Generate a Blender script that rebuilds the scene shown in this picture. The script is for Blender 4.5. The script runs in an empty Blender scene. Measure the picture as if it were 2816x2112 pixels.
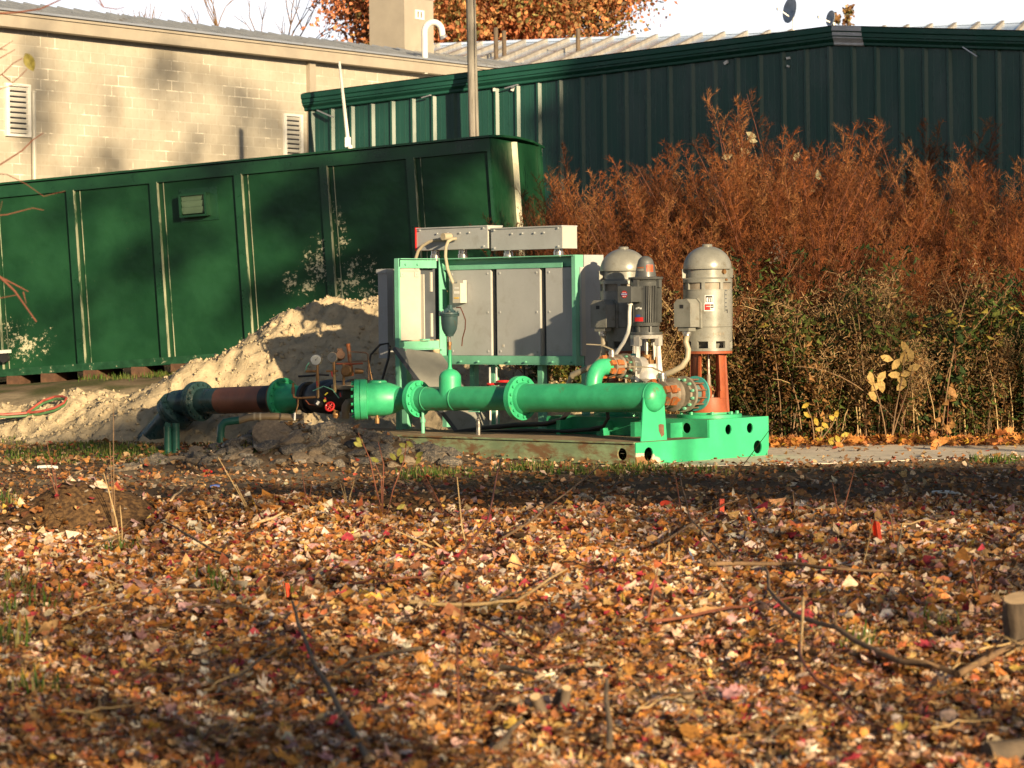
import bpy, bmesh, math, random
import numpy as np
from mathutils import Vector, Matrix, noise
random.seed(7); RNG = np.random.default_rng(7)
R_ = math.radians
sc = bpy.context.scene
col = sc.collection

# ------------------------------------------------------------------ camera
F = 7600.0; HX, HY = 1408.0, 840.0; RHO = 0.012; CH = 1.7
cr, sr = math.cos(RHO), math.sin(RHO)
def P(px, py, Y):
    """point seen at a photo pixel, at distance Y from the camera"""
    dx, dy = px-HX, HY-py
    k = Y/F
    return Vector(((dx*cr+dy*sr)*k, Y, CH+(-dx*sr+dy*cr)*k))
cam = bpy.data.cameras.new('camera'); camo = bpy.data.objects.new('camera', cam); col.objects.link(camo)
camo.matrix_world = Matrix(((cr, sr, 0, 0), (0, 0, -1, 0), (-sr, cr, 0, CH), (0, 0, 0, 1)))
cam.sensor_width = 36; cam.lens = 36*F/2816; cam.shift_y = -(1056-HY)/2816
cam.clip_end = 3000; cam.clip_start = .1
cam.dof.use_dof = True; cam.dof.focus_distance = 30.5; cam.dof.aperture_fstop = 4.9
sc.camera = camo

# ------------------------------------------------------------------ mesh builder
class MB:
    def __init__(s): s.v = []; s.f = []; s.m = []; s.sm = []
    def add(s, vs, fs, mi=0, smooth=False):
        o = len(s.v); s.v += [tuple(v) for v in vs]
        for f in fs: s.f.append(tuple(i+o for i in f)); s.m.append(mi); s.sm.append(smooth)
        return s
    def box(s, c, d, rot=None, mi=0):
        c = Vector(c); hx, hy, hz = d[0]/2, d[1]/2, d[2]/2
        vs = [Vector((x*hx, y*hy, z*hz)) for x in (-1, 1) for y in (-1, 1) for z in (-1, 1)]
        if rot is not None: vs = [rot @ v for v in vs]
        vs = [v+c for v in vs]
        return s.add(vs, [(0,1,3,2),(4,6,7,5),(0,4,5,1),(2,3,7,6),(0,2,6,4),(1,5,7,3)], mi)
    def bb(s, a, b, mi=0):
        a = Vector(a); b = Vector(b)
        return s.box((a+b)/2, [abs(x) for x in (b-a)], None, mi)
    def bar(s, p0, p1, w, h, mi=0):
        p0 = Vector(p0); p1 = Vector(p1); d = p1-p0
        q = d.to_track_quat('X', 'Z').to_matrix()
        return s.box((p0+p1)/2, (d.length, w, h), q, mi)
    def lathe(s, o, ax, prof, n=24, mi=0, caps=True, smooth=True):
        o = Vector(o); q = Vector(ax).normalized().to_track_quat('Z', 'Y').to_matrix()
        vs = []; fs = []
        for d, r in prof:
            r = max(r, 1e-4)
            for k in range(n):
                t = 2*math.pi*k/n
                vs.append(o + q @ Vector((r*math.cos(t), r*math.sin(t), d)))
        for i in range(len(prof)-1):
            for k in range(n):
                a = i*n+k; b = i*n+(k+1) % n
                fs.append((a, b, b+n, a+n))
        s.add(vs, fs, mi, smooth)
        if caps:
            base = len(s.v)-len(vs)
            s.f.append(tuple(base+k for k in reversed(range(n)))); s.m.append(mi); s.sm.append(False)
            e = base+(len(prof)-1)*n
            s.f.append(tuple(e+k for k in range(n))); s.m.append(mi); s.sm.append(False)
        return s
    def cyl(s, p0, p1, r0, r1=None, n=16, mi=0, caps=True):
        p0 = Vector(p0); p1 = Vector(p1)
        return s.lathe(p0, p1-p0, [(0, r0), ((p1-p0).length, r0 if r1 is None else r1)], n, mi, caps)
    def tube(s, pts, r, n=8, mi=0, caps=True):
        pts = [Vector(p) for p in pts]; N = len(pts)
        rs = r if isinstance(r, (list, tuple)) else [r]*N
        T = [(pts[min(i+1, N-1)]-pts[max(i-1, 0)]).normalized() for i in range(N)]
        up = Vector((0, 0, 1)) if abs(T[0].z) < .9 else Vector((1, 0, 0))
        nrm = (up - T[0]*up.dot(T[0])).normalized(); vs = []; fs = []
        for i in range(N):
            nrm = (nrm - T[i]*nrm.dot(T[i])).normalized(); b = T[i].cross(nrm)
            for k in range(n):
                t = 2*math.pi*k/n
                vs.append(pts[i] + (nrm*math.cos(t)+b*math.sin(t))*rs[i])
        for i in range(N-1):
            for k in range(n):
                a = i*n+k; b2 = i*n+(k+1) % n
                fs.append((a, b2, b2+n, a+n))
        if caps: fs.append(tuple(reversed(range(n)))); fs.append(tuple((N-1)*n+k for k in range(n)))
        return s.add(vs, fs, mi, n > 4)
    def bolts(s, c, ax, R, n, r=.014, h=.02, mi=0, ph=0.0):
        c = Vector(c); q = Vector(ax).normalized().to_track_quat('Z', 'Y').to_matrix()
        for k in range(n):
            t = 2*math.pi*(k+ph)/n
            p = c + q @ Vector((R*math.cos(t), R*math.sin(t), 0))
            s.lathe(p, ax, [(0, r), (h, r)], 6, mi, True, False)
        return s
    def sector(s, c, r0, r1, z0, z1, a0, a1, n=8, mi=0, rr0=None, rr1=None):
        """shell segment between two angles; rr0/rr1: radii at the top"""
        rr0 = r0 if rr0 is None else rr0; rr1 = r1 if rr1 is None else rr1
        vs = []; fs = []; c = Vector(c)
        for k in range(n+1):
            t = a0+(a1-a0)*k/n; e = Vector((math.cos(t), math.sin(t), 0))
            vs += [c+e*r0+Vector((0,0,z0)), c+e*r1+Vector((0,0,z0)), c+e*rr1+Vector((0,0,z1)), c+e*rr0+Vector((0,0,z1))]
        for k in range(n):
            o = 4*k
            for i in range(4):
                j = (i+1) % 4
                fs.append((o+i, o+4+i, o+4+j, o+j))
        fs.append((0,1,2,3)); fs.append((4*n+3, 4*n+2, 4*n+1, 4*n))
        return s.add(vs, fs, mi, False)
    def mesh(s, me, M, mi=0):
        return s.add([M @ v.co for v in me.vertices], [tuple(p.vertices) for p in me.polygons], mi)
    def plate(s, M, outline, holes=(), th=.01, mi=0):
        """flat plate with an outline and round (x,y,r) or polygon holes in its XY plane, thickness along Z"""
        cu = bpy.data.curves.new('plate', 'CURVE'); cu.dimensions = '2D'; cu.fill_mode = 'BOTH'; cu.extrude = th/2
        loops = [outline]
        for h in holes:
            if len(h) == 3 and not hasattr(h[0], '__len__'):
                loops.append([(h[0]+h[2]*math.cos(t*math.pi/10), h[1]+h[2]*math.sin(t*math.pi/10)) for t in range(20)])
            else: loops.append(h)
        for lp in loops:
            sp = cu.splines.new('POLY'); sp.points.add(len(lp)-1)
            for p, q in zip(sp.points, lp): p.co = (q[0], q[1], 0, 1)
            sp.use_cyclic_u = True
        ob = bpy.data.objects.new('plate', cu); col.objects.link(ob)
        me = bpy.data.meshes.new_from_object(ob.evaluated_get(bpy.context.evaluated_depsgraph_get()))
        s.mesh(me, M, mi)
        bpy.data.objects.remove(ob); bpy.data.curves.remove(cu); bpy.data.meshes.remove(me)
        return s

def link(name, data, parent=None):
    o = bpy.data.objects.new(name, data); col.objects.link(o)
    if parent is not None: o.parent = parent
    return o
def obj(name, mb, mat, parent=None, label=None, auto=35):
    me = bpy.data.meshes.new(name)
    org = Vector(parent['_org']) if (parent is not None and '_org' in parent) else Vector((0, 0, 0))
    me.from_pydata([tuple(Vector(v)-org) for v in mb.v], [], mb.f); 
    mats = mat if isinstance(mat, (list, tuple)) else [mat]
    for m in mats: me.materials.append(m)
    me.polygons.foreach_set('material_index', mb.m); me.polygons.foreach_set('use_smooth', mb.sm)
    me.update()
    if any(mb.sm): me.set_sharp_from_angle(angle=R_(auto))
    o = link(name, me, parent)
    if parent is not None and '_org' in parent: o['_org'] = list(org)
    if label: o['label'] = label
    return o
def tag(o, label=None, cat=None, group=None, kind=None):
    if label: o['label'] = label
    if cat: o['category'] = cat
    if group: o['group'] = group
    if kind: o['kind'] = kind
    return o
def thing(name, label, cat, loc=(0, 0, 0), rz=0, group=None, org=None, rot=None):
    o = link(name, None); o.location = loc
    o.rotation_euler = rot if rot else (0, 0, rz)
    o.empty_display_size = .2
    tag(o, label, cat, group)
    if org is not None: o['_org'] = list(org)
    return o
def copy_tree(o, parent=None):
    c = o.copy(); col.objects.link(c)
    if parent is not None: c.parent = parent
    for ch in list(o.children): copy_tree(ch, c)
    return c

# ------------------------------------------------------------------ materials
def nodes(name):
    m = bpy.data.materials.new(name); m.use_nodes = True
    nt = m.node_tree; bs = nt.nodes['Principled BSDF']
    return m, nt, bs
def mixc(nt, fac, a, b, mode='MIX'):
    n = nt.nodes.new('ShaderNodeMix'); n.data_type = 'RGBA'; n.blend_type = mode
    for i, v in ((0, fac), (6, a), (7, b)):
        if hasattr(v, 'links') or isinstance(v, bpy.types.NodeSocket): nt.links.new(v, n.inputs[i])
        elif i == 0: n.inputs[0].default_value = v
        else: n.inputs[i].default_value = (*v[:3], 1)
    return n.outputs[2]
def noise_n(nt, vec, scale, detail=4, rough=.6, dist=0):
    n = nt.nodes.new('ShaderNodeTexNoise'); n.inputs['Scale'].default_value = scale
    n.inputs['Detail'].default_value = detail; n.inputs['Roughness'].default_value = rough
    n.inputs['Distortion'].default_value = dist
    nt.links.new(vec, n.inputs['Vector']); return n.outputs[0]
def ramp(nt, fac, lo, hi, a=0, b=1):
    n = nt.nodes.new('ShaderNodeMapRange'); n.interpolation_type = 'SMOOTHSTEP'
    nt.links.new(fac, n.inputs[0]); n.inputs[1].default_value = lo; n.inputs[2].default_value = hi
    n.inputs[3].default_value = a; n.inputs[4].default_value = b
    return n.outputs[0]
def math_n(nt, op, a, b=0.0):
    n = nt.nodes.new('ShaderNodeMath'); n.operation = op
    for i, v in ((0, a), (1, b)):
        if isinstance(v, bpy.types.NodeSocket): nt.links.new(v, n.inputs[i])
        else: n.inputs[i].default_value = v
    return n.outputs[0]
def coord(nt, which='Object', scale=None):
    t = nt.nodes.new('ShaderNodeTexCoord'); o = t.outputs[which]
    if scale:
        mp = nt.nodes.new('ShaderNodeMapping'); mp.inputs['Scale'].default_value = scale
        nt.links.new(o, mp.inputs['Vector']); o = mp.outputs[0]
    return o
def pm(name, c, rough=.5, metal=0.0, var=.25, vs=4, c2=None, s2=6, t2=(.58, .7), bump=0.0, bs=30, spec=None, stretch=None, dirt=None, coat=0):
    """painted / plain surface: colour with mottling, optional second colour in noise patches, optional bump"""
    m, nt, b = nodes(name); v = coord(nt, 'Object', stretch)
    n1 = noise_n(nt, v, vs, 6, .65)
    f = ramp(nt, n1, .3, .72)
    out = mixc(nt, f, [x*(1-var) for x in c], [min(1, x*(1+var)) for x in c])
    if c2 is not None:
        n2 = noise_n(nt, v, s2, 8, .7, .4); f2 = ramp(nt, n2, *t2); out = mixc(nt, f2, out, c2)
    if dirt is not None:
        n3 = noise_n(nt, v, 60, 3, .6); f3 = ramp(nt, n3, .6, .72, 0, .5); out = mixc(nt, f3, out, dirt)
    nt.links.new(out, b.inputs['Base Color'])
    rr = ramp(nt, n1, .25, .8, max(.03, rough-.12), min(1, rough+.15)); nt.links.new(rr, b.inputs['Roughness'])
    b.inputs['Metallic'].default_value = metal
    if spec is not None: b.inputs['Specular IOR Level'].default_value = spec
    if coat: b.inputs['Coat Weight'].default_value = coat
    if bump:
        bn = nt.nodes.new('ShaderNodeBump'); bn.inputs['Strength'].default_value = bump; bn.inputs['Distance'].default_value = .02
        nt.links.new(noise_n(nt, v, bs, 6, .7), bn.inputs['Height']); nt.links.new(bn.outputs[0], b.inputs['Normal'])
    return m
def leafmat(name, transl=.3, rough=.6, var=.3):
    """colour attribute per leaf, small mottling, light passing through"""
    m, nt, b = nodes(name)
    at = nt.nodes.new('ShaderNodeAttribute'); at.attribute_name = 'Col'
    n1 = noise_n(nt, coord(nt, 'Object'), 35, 3); f = ramp(nt, n1, .3, .7, 1-var, 1+var)
    mm = nt.nodes.new('ShaderNodeVectorMath'); mm.operation = 'SCALE'
    nt.links.new(at.outputs['Color'], mm.inputs[0]); nt.links.new(f, mm.inputs['Scale'])
    nt.links.new(mm.outputs[0], b.inputs['Base Color']); b.inputs['Roughness'].default_value = rough
    b.inputs['Specular IOR Level'].default_value = .25
    if transl:
        tr = nt.nodes.new('ShaderNodeBsdfTranslucent'); nt.links.new(mm.outputs[0], tr.inputs['Color'])
        mx = nt.nodes.new('ShaderNodeMixShader'); mx.inputs[0].default_value = transl
        nt.links.new(b.outputs[0], mx.inputs[1]); nt.links.new(tr.outputs[0], mx.inputs[2])
        nt.links.new(mx.outputs[0], nt.nodes['Material Output'].inputs['Surface'])
    return m

RUST = (.20, .075, .025)
M = {}
M['green'] = pm('jade_green_paint', (.036, .36, .170), .38, var=.2, vs=3.5, c2=(.11, .14, .055), s2=6, t2=(.58, .76), dirt=(.05, .2, .09), bump=.03, bs=60)
M['greenD'] = pm('worn_green_paint', (.034, .31, .148), .44, var=.2, vs=4, c2=(.16, .13, .06), s2=4, t2=(.6, .75), dirt=(.08, .16, .08), bump=.04)
M['mint'] = pm('mint_frame_paint', (.16, .45, .31), .45, var=.12, vs=4, c2=(.2, .22, .12), s2=7, t2=(.68, .8), dirt=(.1, .25, .16))
M['gray'] = pm('gray_enamel', (.37, .385, .395), .42, var=.06, vs=2, c2=(.27, .265, .25), s2=3, t2=(.5, .8), dirt=(.24, .23, .2))
M['cream'] = pm('pale_and_sunlit_gray_enamel', (.44, .425, .38), .45, var=.08, vs=2, dirt=(.4, .36, .28))  # also paints sunlight onto side faces of the gray enamel parts
M['grayD'] = pm('dark_gray_enamel', (.075, .085, .10), .5, var=.15, vs=3)
M['motor'] = pm('motor_gray_paint', (.235, .235, .21), .38, metal=.15, var=.16, vs=4, c2=(.15, .13, .095), s2=6, t2=(.54, .74), dirt=(.14, .115, .08), bump=.03, bs=40)
M['motorD'] = pm('dark_motor_paint', (.10, .105, .105), .38, metal=.2, var=.15, vs=5, c2=(.05, .05, .05), s2=8)
M['steel'] = pm('bright_steel', (.6, .58, .54), .28, metal=.9, var=.15, vs=6)
M['silver'] = pm('silver_paint', (.55, .53, .50), .36, metal=.35, var=.12, vs=5, c2=(.3, .27, .22), s2=8)
M['orange'] = pm('red_oxide_primer', (.29, .070, .026), .55, var=.25, vs=4, c2=(.22, .07, .035), s2=5, t2=(.52, .72), bump=.05)
M['orangeB'] = pm('orange_lug_paint', (.38, .11, .028), .55, var=.3, vs=14, c2=(.18, .13, .08), s2=16, t2=(.48, .62))
M['teal'] = pm('teal_gasket_paint', (.05, .30, .28), .5, var=.2, vs=8, c2=(.2, .2, .14), s2=9)
M['iron'] = pm('cast_iron_gray', (.24, .205, .16), .55, metal=.15, var=.25, vs=9, c2=RUST, s2=10, t2=(.62, .78), bump=.08)
M['rust'] = pm('rusty_steel', (.16, .085, .05), .75, var=.35, vs=9, c2=(.09, .05, .03), s2=12, bump=.1)
M['black'] = pm('black_coating', (.018, .018, .02), .5, var=.3, vs=6, c2=(.06, .05, .04), s2=9, t2=(.6, .75))
M['rubber'] = pm('black_cable', (.02, .02, .022), .4, var=.2)
M['brass'] = pm('weathered_brass', (.28, .15, .06), .5, metal=.5, var=.3, vs=18, c2=(.12, .08, .05), s2=20)
M['red'] = pm('red_paint', (.55, .02, .02), .4, var=.2, vs=9)
M['flag'] = pm('orange_marker_plastic', (.85, .085, .03), .5, var=.08, vs=9)
M['tan'] = pm('tan_conduit', (.36, .31, .22), .5, var=.12, vs=8, dirt=(.25, .2, .13))
M['pvc'] = pm('brown_pipe_plastic', (.22, .165, .10), .5, var=.15, vs=5)
M['greenpipe'] = pm('dark_green_plastic', (.015, .085, .065), .35, var=.2, vs=5)
M['brownpipe'] = pm('brown_primer_pipe', (.19, .075, .045), .5, var=.22, vs=5, c2=(.09, .05, .035), s2=4, t2=(.55, .72), bump=.04)
M['bluepipe'] = pm('blue_gray_coating', (.024, .058, .058), .3, var=.25, vs=5, c2=(.10, .075, .05), s2=6, t2=(.55, .75), bump=.05)
M['white'] = pm('white_paint', (.75, .73, .68), .5, var=.06, vs=5)
M['label'] = pm('printed_white', (.7, .7, .68), .4, var=.03)
M['ink'] = pm('dark_ink', (.02, .02, .022), .5, var=.1)
M['blueink'] = pm('blue_ink', (.03, .08, .35), .5, var=.1)
M['wood'] = pm('weathered_timber', (.25, .23, .20), .8, var=.3, vs=5, c2=(.12, .10, .08), s2=6, t2=(.5, .7), bump=.25, bs=20, stretch=(6, 6, .35))
M['block'] = pm('timber_block', (.10, .05, .028), .85, var=.35, vs=7, c2=(.1, .06, .03), s2=8, bump=.2)
M['bark'] = pm('bark', (.11, .08, .055), .85, var=.4, vs=12, c2=(.2, .17, .12), s2=9, bump=.4, bs=25, stretch=(1, 1, .3))
M['twig'] = pm('dry_twig', (.19, .115, .06), .8, var=.35, vs=12)
M['redtwig'] = pm('red_brown_twig', (.17, .055, .03), .7, var=.3, vs=12)
M['paletwig'] = pm('pale_dry_stalk', (.42, .29, .14), .8, var=.3, vs=12)
M['cutwood'] = pm('fresh_cut_wood', (.62, .43, .24), .8, var=.15, vs=14)
M['asphalt'] = pm('broken_asphalt', (.10, .093, .085), .85, var=.5, vs=14, c2=(.30, .245, .185), s2=7, t2=(.44, .64), bump=.6, bs=35)
M['stone'] = pm('pale_stone', (.36, .32, .27), .85, var=.3, vs=10, c2=(.2, .17, .14), s2=8, bump=.4)
M['leaf'] = leafmat('dead_leaf', .25, .55)
M['foliage'] = leafmat('foliage', .35, .6)
M['plume'] = leafmat('dry_plume', .3, .8, .35)
M['bar_white'] = M['white']

# ------------------------------------------------------------------ ground shape
def sstep(a, b, x):
    t = max(0.0, min(1.0, (x-a)/(b-a))); return t*t*(3-2*t)
def bumpf(x, y, cx, cy, rx, ry, h):
    d = ((x-cx)/rx)**2+((y-cy)/ry)**2
    return h*math.exp(-d*1.6)
def H(x, y, fine=True):
    z = 0.0
    left = .60+.052*(max(-12, min(0, x))+7.7)
    amt = left if x < 0 else left+(.25-left)*sstep(0, 2.5, x)
    z += amt*sstep(35.0, 40.3, y)
    z += bumpf(x, y, -2.15, 29.9, 1.55, .8, .44)          # heap under the broken asphalt
    z += bumpf(x, y, -3.35, 21.3, .8, .5, .36)            # soil hump in the foreground
    z += bumpf(x, y, -1.7, 21.6, 1.1, .6, .13)
    z += bumpf(x, y, -.6, 23.4, 1.0, .5, .12)
    z += bumpf(x, y, 6.3, 24.6, 1.7, 1.3, .30)
    z += bumpf(x, y, -4.9, 33.0, 1.4, .6, .10)
    if 4 < y < 47 and abs(x) < 14:
        near = sstep(29.5, 23, y)
        a = .028+.05*near
        pad = sstep(.0, .5, max(abs(x-2.2)-4.0, abs(y-30.8)-2.2)) if x > -2 else 1
        z += a*pad*noise.noise(Vector((x*.9, y*.9, 1)))+ (a*.6*pad*noise.noise(Vector((x*2.7, y*2.7, 4))) if fine else 0)
        if fine: z += .022*near*noise.noise(Vector((x*8, y*8, 2)))
    return z
def G(px, py, dz=0.0):
    """ground point under a photo pixel"""
    Y = 12.0; last = None
    best = None
    y0, y1 = 6.0, 60.0
    for i in range(40):                     # march then bisect along the ray
        pass
    prev = y0
    s = y0
    while s < y1:
        p = P(px, py, s)
        if p.z <= H(p.x, p.y): break
        prev = s; s += .15
    lo, hi = prev, s
    for i in range(18):
        mid = (lo+hi)/2; p = P(px, py, mid)
        if p.z <= H(p.x, p.y): hi = mid
        else: lo = mid
    p = P(px, py, hi); p.z = H(p.x, p.y)+dz
    return p

# ------------------------------------------------------------------ ground mesh
def axis(lo, hi, step, far_lo, far_hi):
    a = list(np.arange(lo, hi+1e-6, step)); d = step; x = hi
    while x < far_hi: d *= 1.5; x += d; a.append(min(x, far_hi))
    d = step; x = lo; pre = []
    while x > far_lo: d *= 1.5; x -= d; pre.append(max(x, far_lo))
    return pre[::-1]+a
xs = axis(-8.5, 8.5, .11, -500, 500); ys = axis(8.0, 41.5, .11, -80, 900)
nx, ny = len(xs), len(ys)
V = np.zeros((ny, nx, 3)); C = np.zeros((ny, nx, 4)); C[..., 3] = 1
for j, y in enumerate(ys):
    for i, x in enumerate(xs):
        V[j, i] = (x, y, H(x, y))
        n1 = noise.noise(Vector((x*.7, y*.7, 9))); n2 = noise.noise(Vector((x*1.9, y*1.9, 5)))
        sand = sstep(34.6, 36.2, y+.7*n1)*sstep(1.5, .2, x)*(1-.75*sstep(38.6, 39.4, y+.5*n2))
        sand = max(sand, .55*sstep(26.3, 27.2, y+.5*n1)*sstep(29.2, 28.2, y+.4*n2)*sstep(-1.2, -2.4, x))
        sand = max(sand, .5*sstep(2.2, 3, x)*sstep(28, 29, y+.5*n1)*sstep(33, 32, y))
        grass = sstep(.0, .45, n1*.7+n2*.5+.12)*sstep(29.3, 30.4, y)*sstep(34.2, 33.2, y)*sstep(-2.6, -3.3, x)
        grass = max(grass, sstep(-.2, .25, n2)*sstep(38.2, 39, y)*sstep(1, 0, x))
        grass = max(grass, .8*sstep(.05, .4, n2+.3*n1)*sstep(25.5, 26.5, y)*sstep(28.9, 28.3, y)*sstep(-1.5, -.5, x)*sstep(5, 3.5, x))
        humus = sstep(24.5, 23.0, y+.8*n1)
        C[j, i, :3] = (sand, grass, humus)
faces = [(j*nx+i, j*nx+i+1, (j+1)*nx+i+1, (j+1)*nx+i) for j in range(ny-1) for i in range(nx-1)]
me = bpy.data.meshes.new('ground'); me.from_pydata(V.reshape(-1, 3).tolist(), [], faces)
ca = me.color_attributes.new('Mask', 'FLOAT_COLOR', 'POINT'); ca.data.foreach_set('color', C.reshape(-1))
me.polygons.foreach_set('use_smooth', [True]*len(faces))
m, nt, b = nodes('soil')
at = nt.nodes.new('ShaderNodeAttribute'); at.attribute_name = 'Mask'
sep = nt.nodes.new('ShaderNodeSeparateColor'); nt.links.new(at.outputs['Color'], sep.inputs[0])
v = coord(nt)
f = ramp(nt, noise_n(nt, v, 1.6, 8, .7), .3, .72)
dirt = mixc(nt, f, (.085, .058, .038), (.23, .165, .11))
f = ramp(nt, noise_n(nt, v, 14, 5, .7), .35, .7); dirt = mixc(nt, f, dirt, (.12, .082, .052))
f = ramp(nt, noise_n(nt, v, 45, 3, .6), .6, .7, 0, .7); dirt = mixc(nt, f, dirt, (.27, .15, .07))
sandc = mixc(nt, ramp(nt, noise_n(nt, v, 9, 6, .7), .3, .7), (.24, .19, .13), (.36, .29, .195))
grassc = mixc(nt, ramp(nt, noise_n(nt, v, 20, 4, .6), .3, .7), (.028, .06, .016), (.09, .10, .035))
out = mixc(nt, sep.outputs[0], dirt, sandc); out = mixc(nt, math_n(nt, 'MULTIPLY', sep.outputs[1], .75), out, grassc)
hum = mixc(nt, ramp(nt, noise_n(nt, v, 30, 4, .6), .35, .65), (.06, .036, .022), (.19, .11, .05))
out = mixc(nt, sep.outputs[2], out, hum)
nt.links.new(out, b.inputs['Base Color']); b.inputs['Roughness'].default_value = .95
b.inputs['Specular IOR Level'].default_value = .15
bn = nt.nodes.new('ShaderNodeBump'); bn.inputs['Strength'].default_value = .9; bn.inputs['Distance'].default_value = .05
nt.links.new(noise_n(nt, v, 11, 8, .75), bn.inputs['Height']); nt.links.new(bn.outputs[0], b.inputs['Normal'])
me.materials.append(m); tag(link('ground', me), 'bare brown soil with grassy and sandy patches', kind='structure')

# concrete pad beside and under the skid
mb = MB()
pad = [(.8, 29.7), (1.5, 28.75), (3.2, 28.95), (6.6, 30.3), (9.5, 31.2), (9.5, 32.4), (5.4, 32.1), (3.2, 33.4), (1.5, 32.6)]
n = len(pad); mb.add([(x, y, .007) for x, y in pad]+[(x, y, -.15) for x, y in pad],
    [tuple(range(n))]+[((i+1) % n, i, n+i, n+(i+1) % n) for i in range(n)])
M['concrete'] = pm('dusty_concrete', (.56, .49, .40), .9, var=.15, vs=3, c2=(.34, .27, .19), s2=2, t2=(.55, .75), bump=.15, bs=40, dirt=(.42, .33, .23))
tag(obj('concrete_pad', mb, M['concrete']), 'dusty pale concrete pad', kind='structure')

# ------------------------------------------------------------------ sand pile
M['sand'] = pm('yellow_sand', (.46, .375, .25), .95, var=.16, vs=6, c2=(.34, .25, .14), s2=13, t2=(.6, .75), bump=1.0, bs=22, spec=.1)
lobes = [(-2.4, 37.1, 1.82, .8), (-1.8, 37.05, 1.78, .8), (-2.85, 37.1, 1.66, .85), (-1.2, 37.0, 1.6, .7), (-.2, 36.9, 1.15, .6), (.8, 36.8, .85, .5), (-3.2, 36.9, 1.15, .85), (-2.4, 36.0, .95, .6), (-1.2, 35.9, .95, .6), (-.5, 35.6, 1.05, .62), (.4, 34.9, .92, .62), (1.1, 34.4, .6, .55),
         (-3.75, 36.5, 1.02, .65), (-4.25, 36.45, .84, .62), (-4.8, 36.4, .55, .5), (-5.7, 37.0, .60, .5), (-6.6, 37.2, .40, .35)]
def sandz(x, y):
    z = -9
    ax = x+.25*noise.noise(Vector((x*1.3, y*1.3, 3))); ay = y+.25*noise.noise(Vector((x*1.3, y*1.3, 8)))
    acc = 0; k = 13.0
    for cx, cy, h, s in lobes:
        d = math.sqrt((ax-cx)**2*.8+(ay-cy)**2+.05)
        acc += math.exp(k*(h-s*(d-.2)))
    z = math.log(acc)/k
    z += .10*noise.noise(Vector((x*2.5, y*2.5, 1)))+.13*(.35-abs(noise.noise(Vector((x*4.5, y*4.5, 2)))))+.09*(.3-abs(noise.noise(Vector((x*11, y*11, 3)))))+.03*noise.noise(Vector((x*24, y*24, 3)))
    return z
xs2 = np.arange(-8.4, 2.4, .043); ys2 = np.arange(33.0, 39.6, .05)
vs = []; idx = {}
fs = []
for j, y in enumerate(ys2):
    for i, x in enumerate(xs2): vs.append((x, y, max(sandz(x, y), H(x, y, False)-.12)))
w_ = len(xs2)
for j in range(len(ys2)-1):
    for i in range(w_-1):
        q = (j*w_+i, j*w_+i+1, (j+1)*w_+i+1, (j+1)*w_+i)
        if any(vs[k][2] > H(vs[k][0], vs[k][1], False)-.1 for k in q): fs.append(q)
mb = MB(); mb.add(vs, fs, 0, True)
SANDOBJ = 1
tag(obj('sand_pile', mb, M['sand'], auto=60), 'tall pile of pale yellow sand heaped before the green container', 'sand pile')

# ------------------------------------------------------------------ skid frame of reference
TH = R_(43); ux, uy = math.cos(TH), -math.sin(TH); wx, wy = math.sin(TH), math.cos(TH)
O = P(1750, 1287, 29.0); O.z = .008
def SK(a, b, c=0): return Vector((O.x+ux*a+wx*b, O.y+uy*a+wy*b, O.z+c))
def A(px, b, c=1.0):
    """a for a photo column, in the plane b"""
    k = (px-HX)/F; z = O.z+c-CH
    X0, Y0 = O.x+wx*b, O.y+wy*b
    return (k*Y0+z*sr-X0*cr)/(ux*cr-k*uy)
def Z(py, a, b):
    X, Y = O.x+ux*a+wx*b, O.y+uy*a+wy*b
    return (((HY-py)*Y/F)-X*sr)/cr+CH-O.z
def AZ(px, py, b):
    a = A(px, b); z = Z(py, a, b); a = A(px, b, z); return a, Z(py, a, b)
def L3(px, py, b):
    a, z = AZ(px, py, b); return Vector((a, b, z))
def B(px, a, c=1.0):
    k = (px-HX)/F; z = O.z+c-CH
    X0, Y0 = O.x+ux*a, O.y+uy*a
    return (k*Y0+z*sr-X0*cr)/(wx*cr-k*wy)
def skthing(name, label, cat, a, b, c, group=None):
    return thing(name, label, cat, SK(a, b, c), -TH, group, org=(a, b, c))
MXZ = Matrix(((1, 0, 0, 0), (0, 0, -1, 0), (0, 1, 0, 0), (0, 0, 0, 1)))     # plate XY -> local XZ
def planeA(a): return Matrix(((0, 0, 1, a), (1, 0, 0, 0), (0, 1, 0, 0), (0, 0, 0, 1)))   # plate (b,z) at a
def planeB(b): return Matrix(((1, 0, 0, 0), (0, 0, -1, b), (0, 1, 0, 0), (0, 0, 0, 1)))  # plate (a,z) at b

# ---- equipment skid
LCH, LPF = .235, .43
sk = skthing('equipment_skid', 'long green steel equipment skid with round holes, rusty along its front side', 'skid', -1.5, 1.1, 0)
M['skidside'] = pm('rust_stained_pale_green', (.22, .30, .17), .65, var=.25, vs=3, c2=(.17, .095, .045), s2=2.6, t2=(.44, .62), bump=.1, dirt=(.2, .12, .06), stretch=(1, 1, 2.2))
M['skidend'] = pm('bright_green_with_chipped_paint', (.042, .44, .205), .4, var=.12, vs=2.5, bump=.03, bs=60, dirt=(.05, .25, .11))
nt = M['skidend'].node_tree; b_ = nt.nodes['Principled BSDF']; old = b_.inputs['Base Color'].links[0].from_socket
v = coord(nt); sx = nt.nodes.new('ShaderNodeSeparateXYZ'); nt.links.new(v, sx.inputs[0])
fy = ramp(nt, sx.outputs[1], -.45, -1.1); fz = ramp(nt, sx.outputs[2], .20, .02)     # paint worn off low at the front corner
fm = math_n(nt, 'MULTIPLY', fy, fz); fn = math_n(nt, 'ADD', fm, math_n(nt, 'MULTIPLY', noise_n(nt, v, 9, 8, .75), .9))
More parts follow.
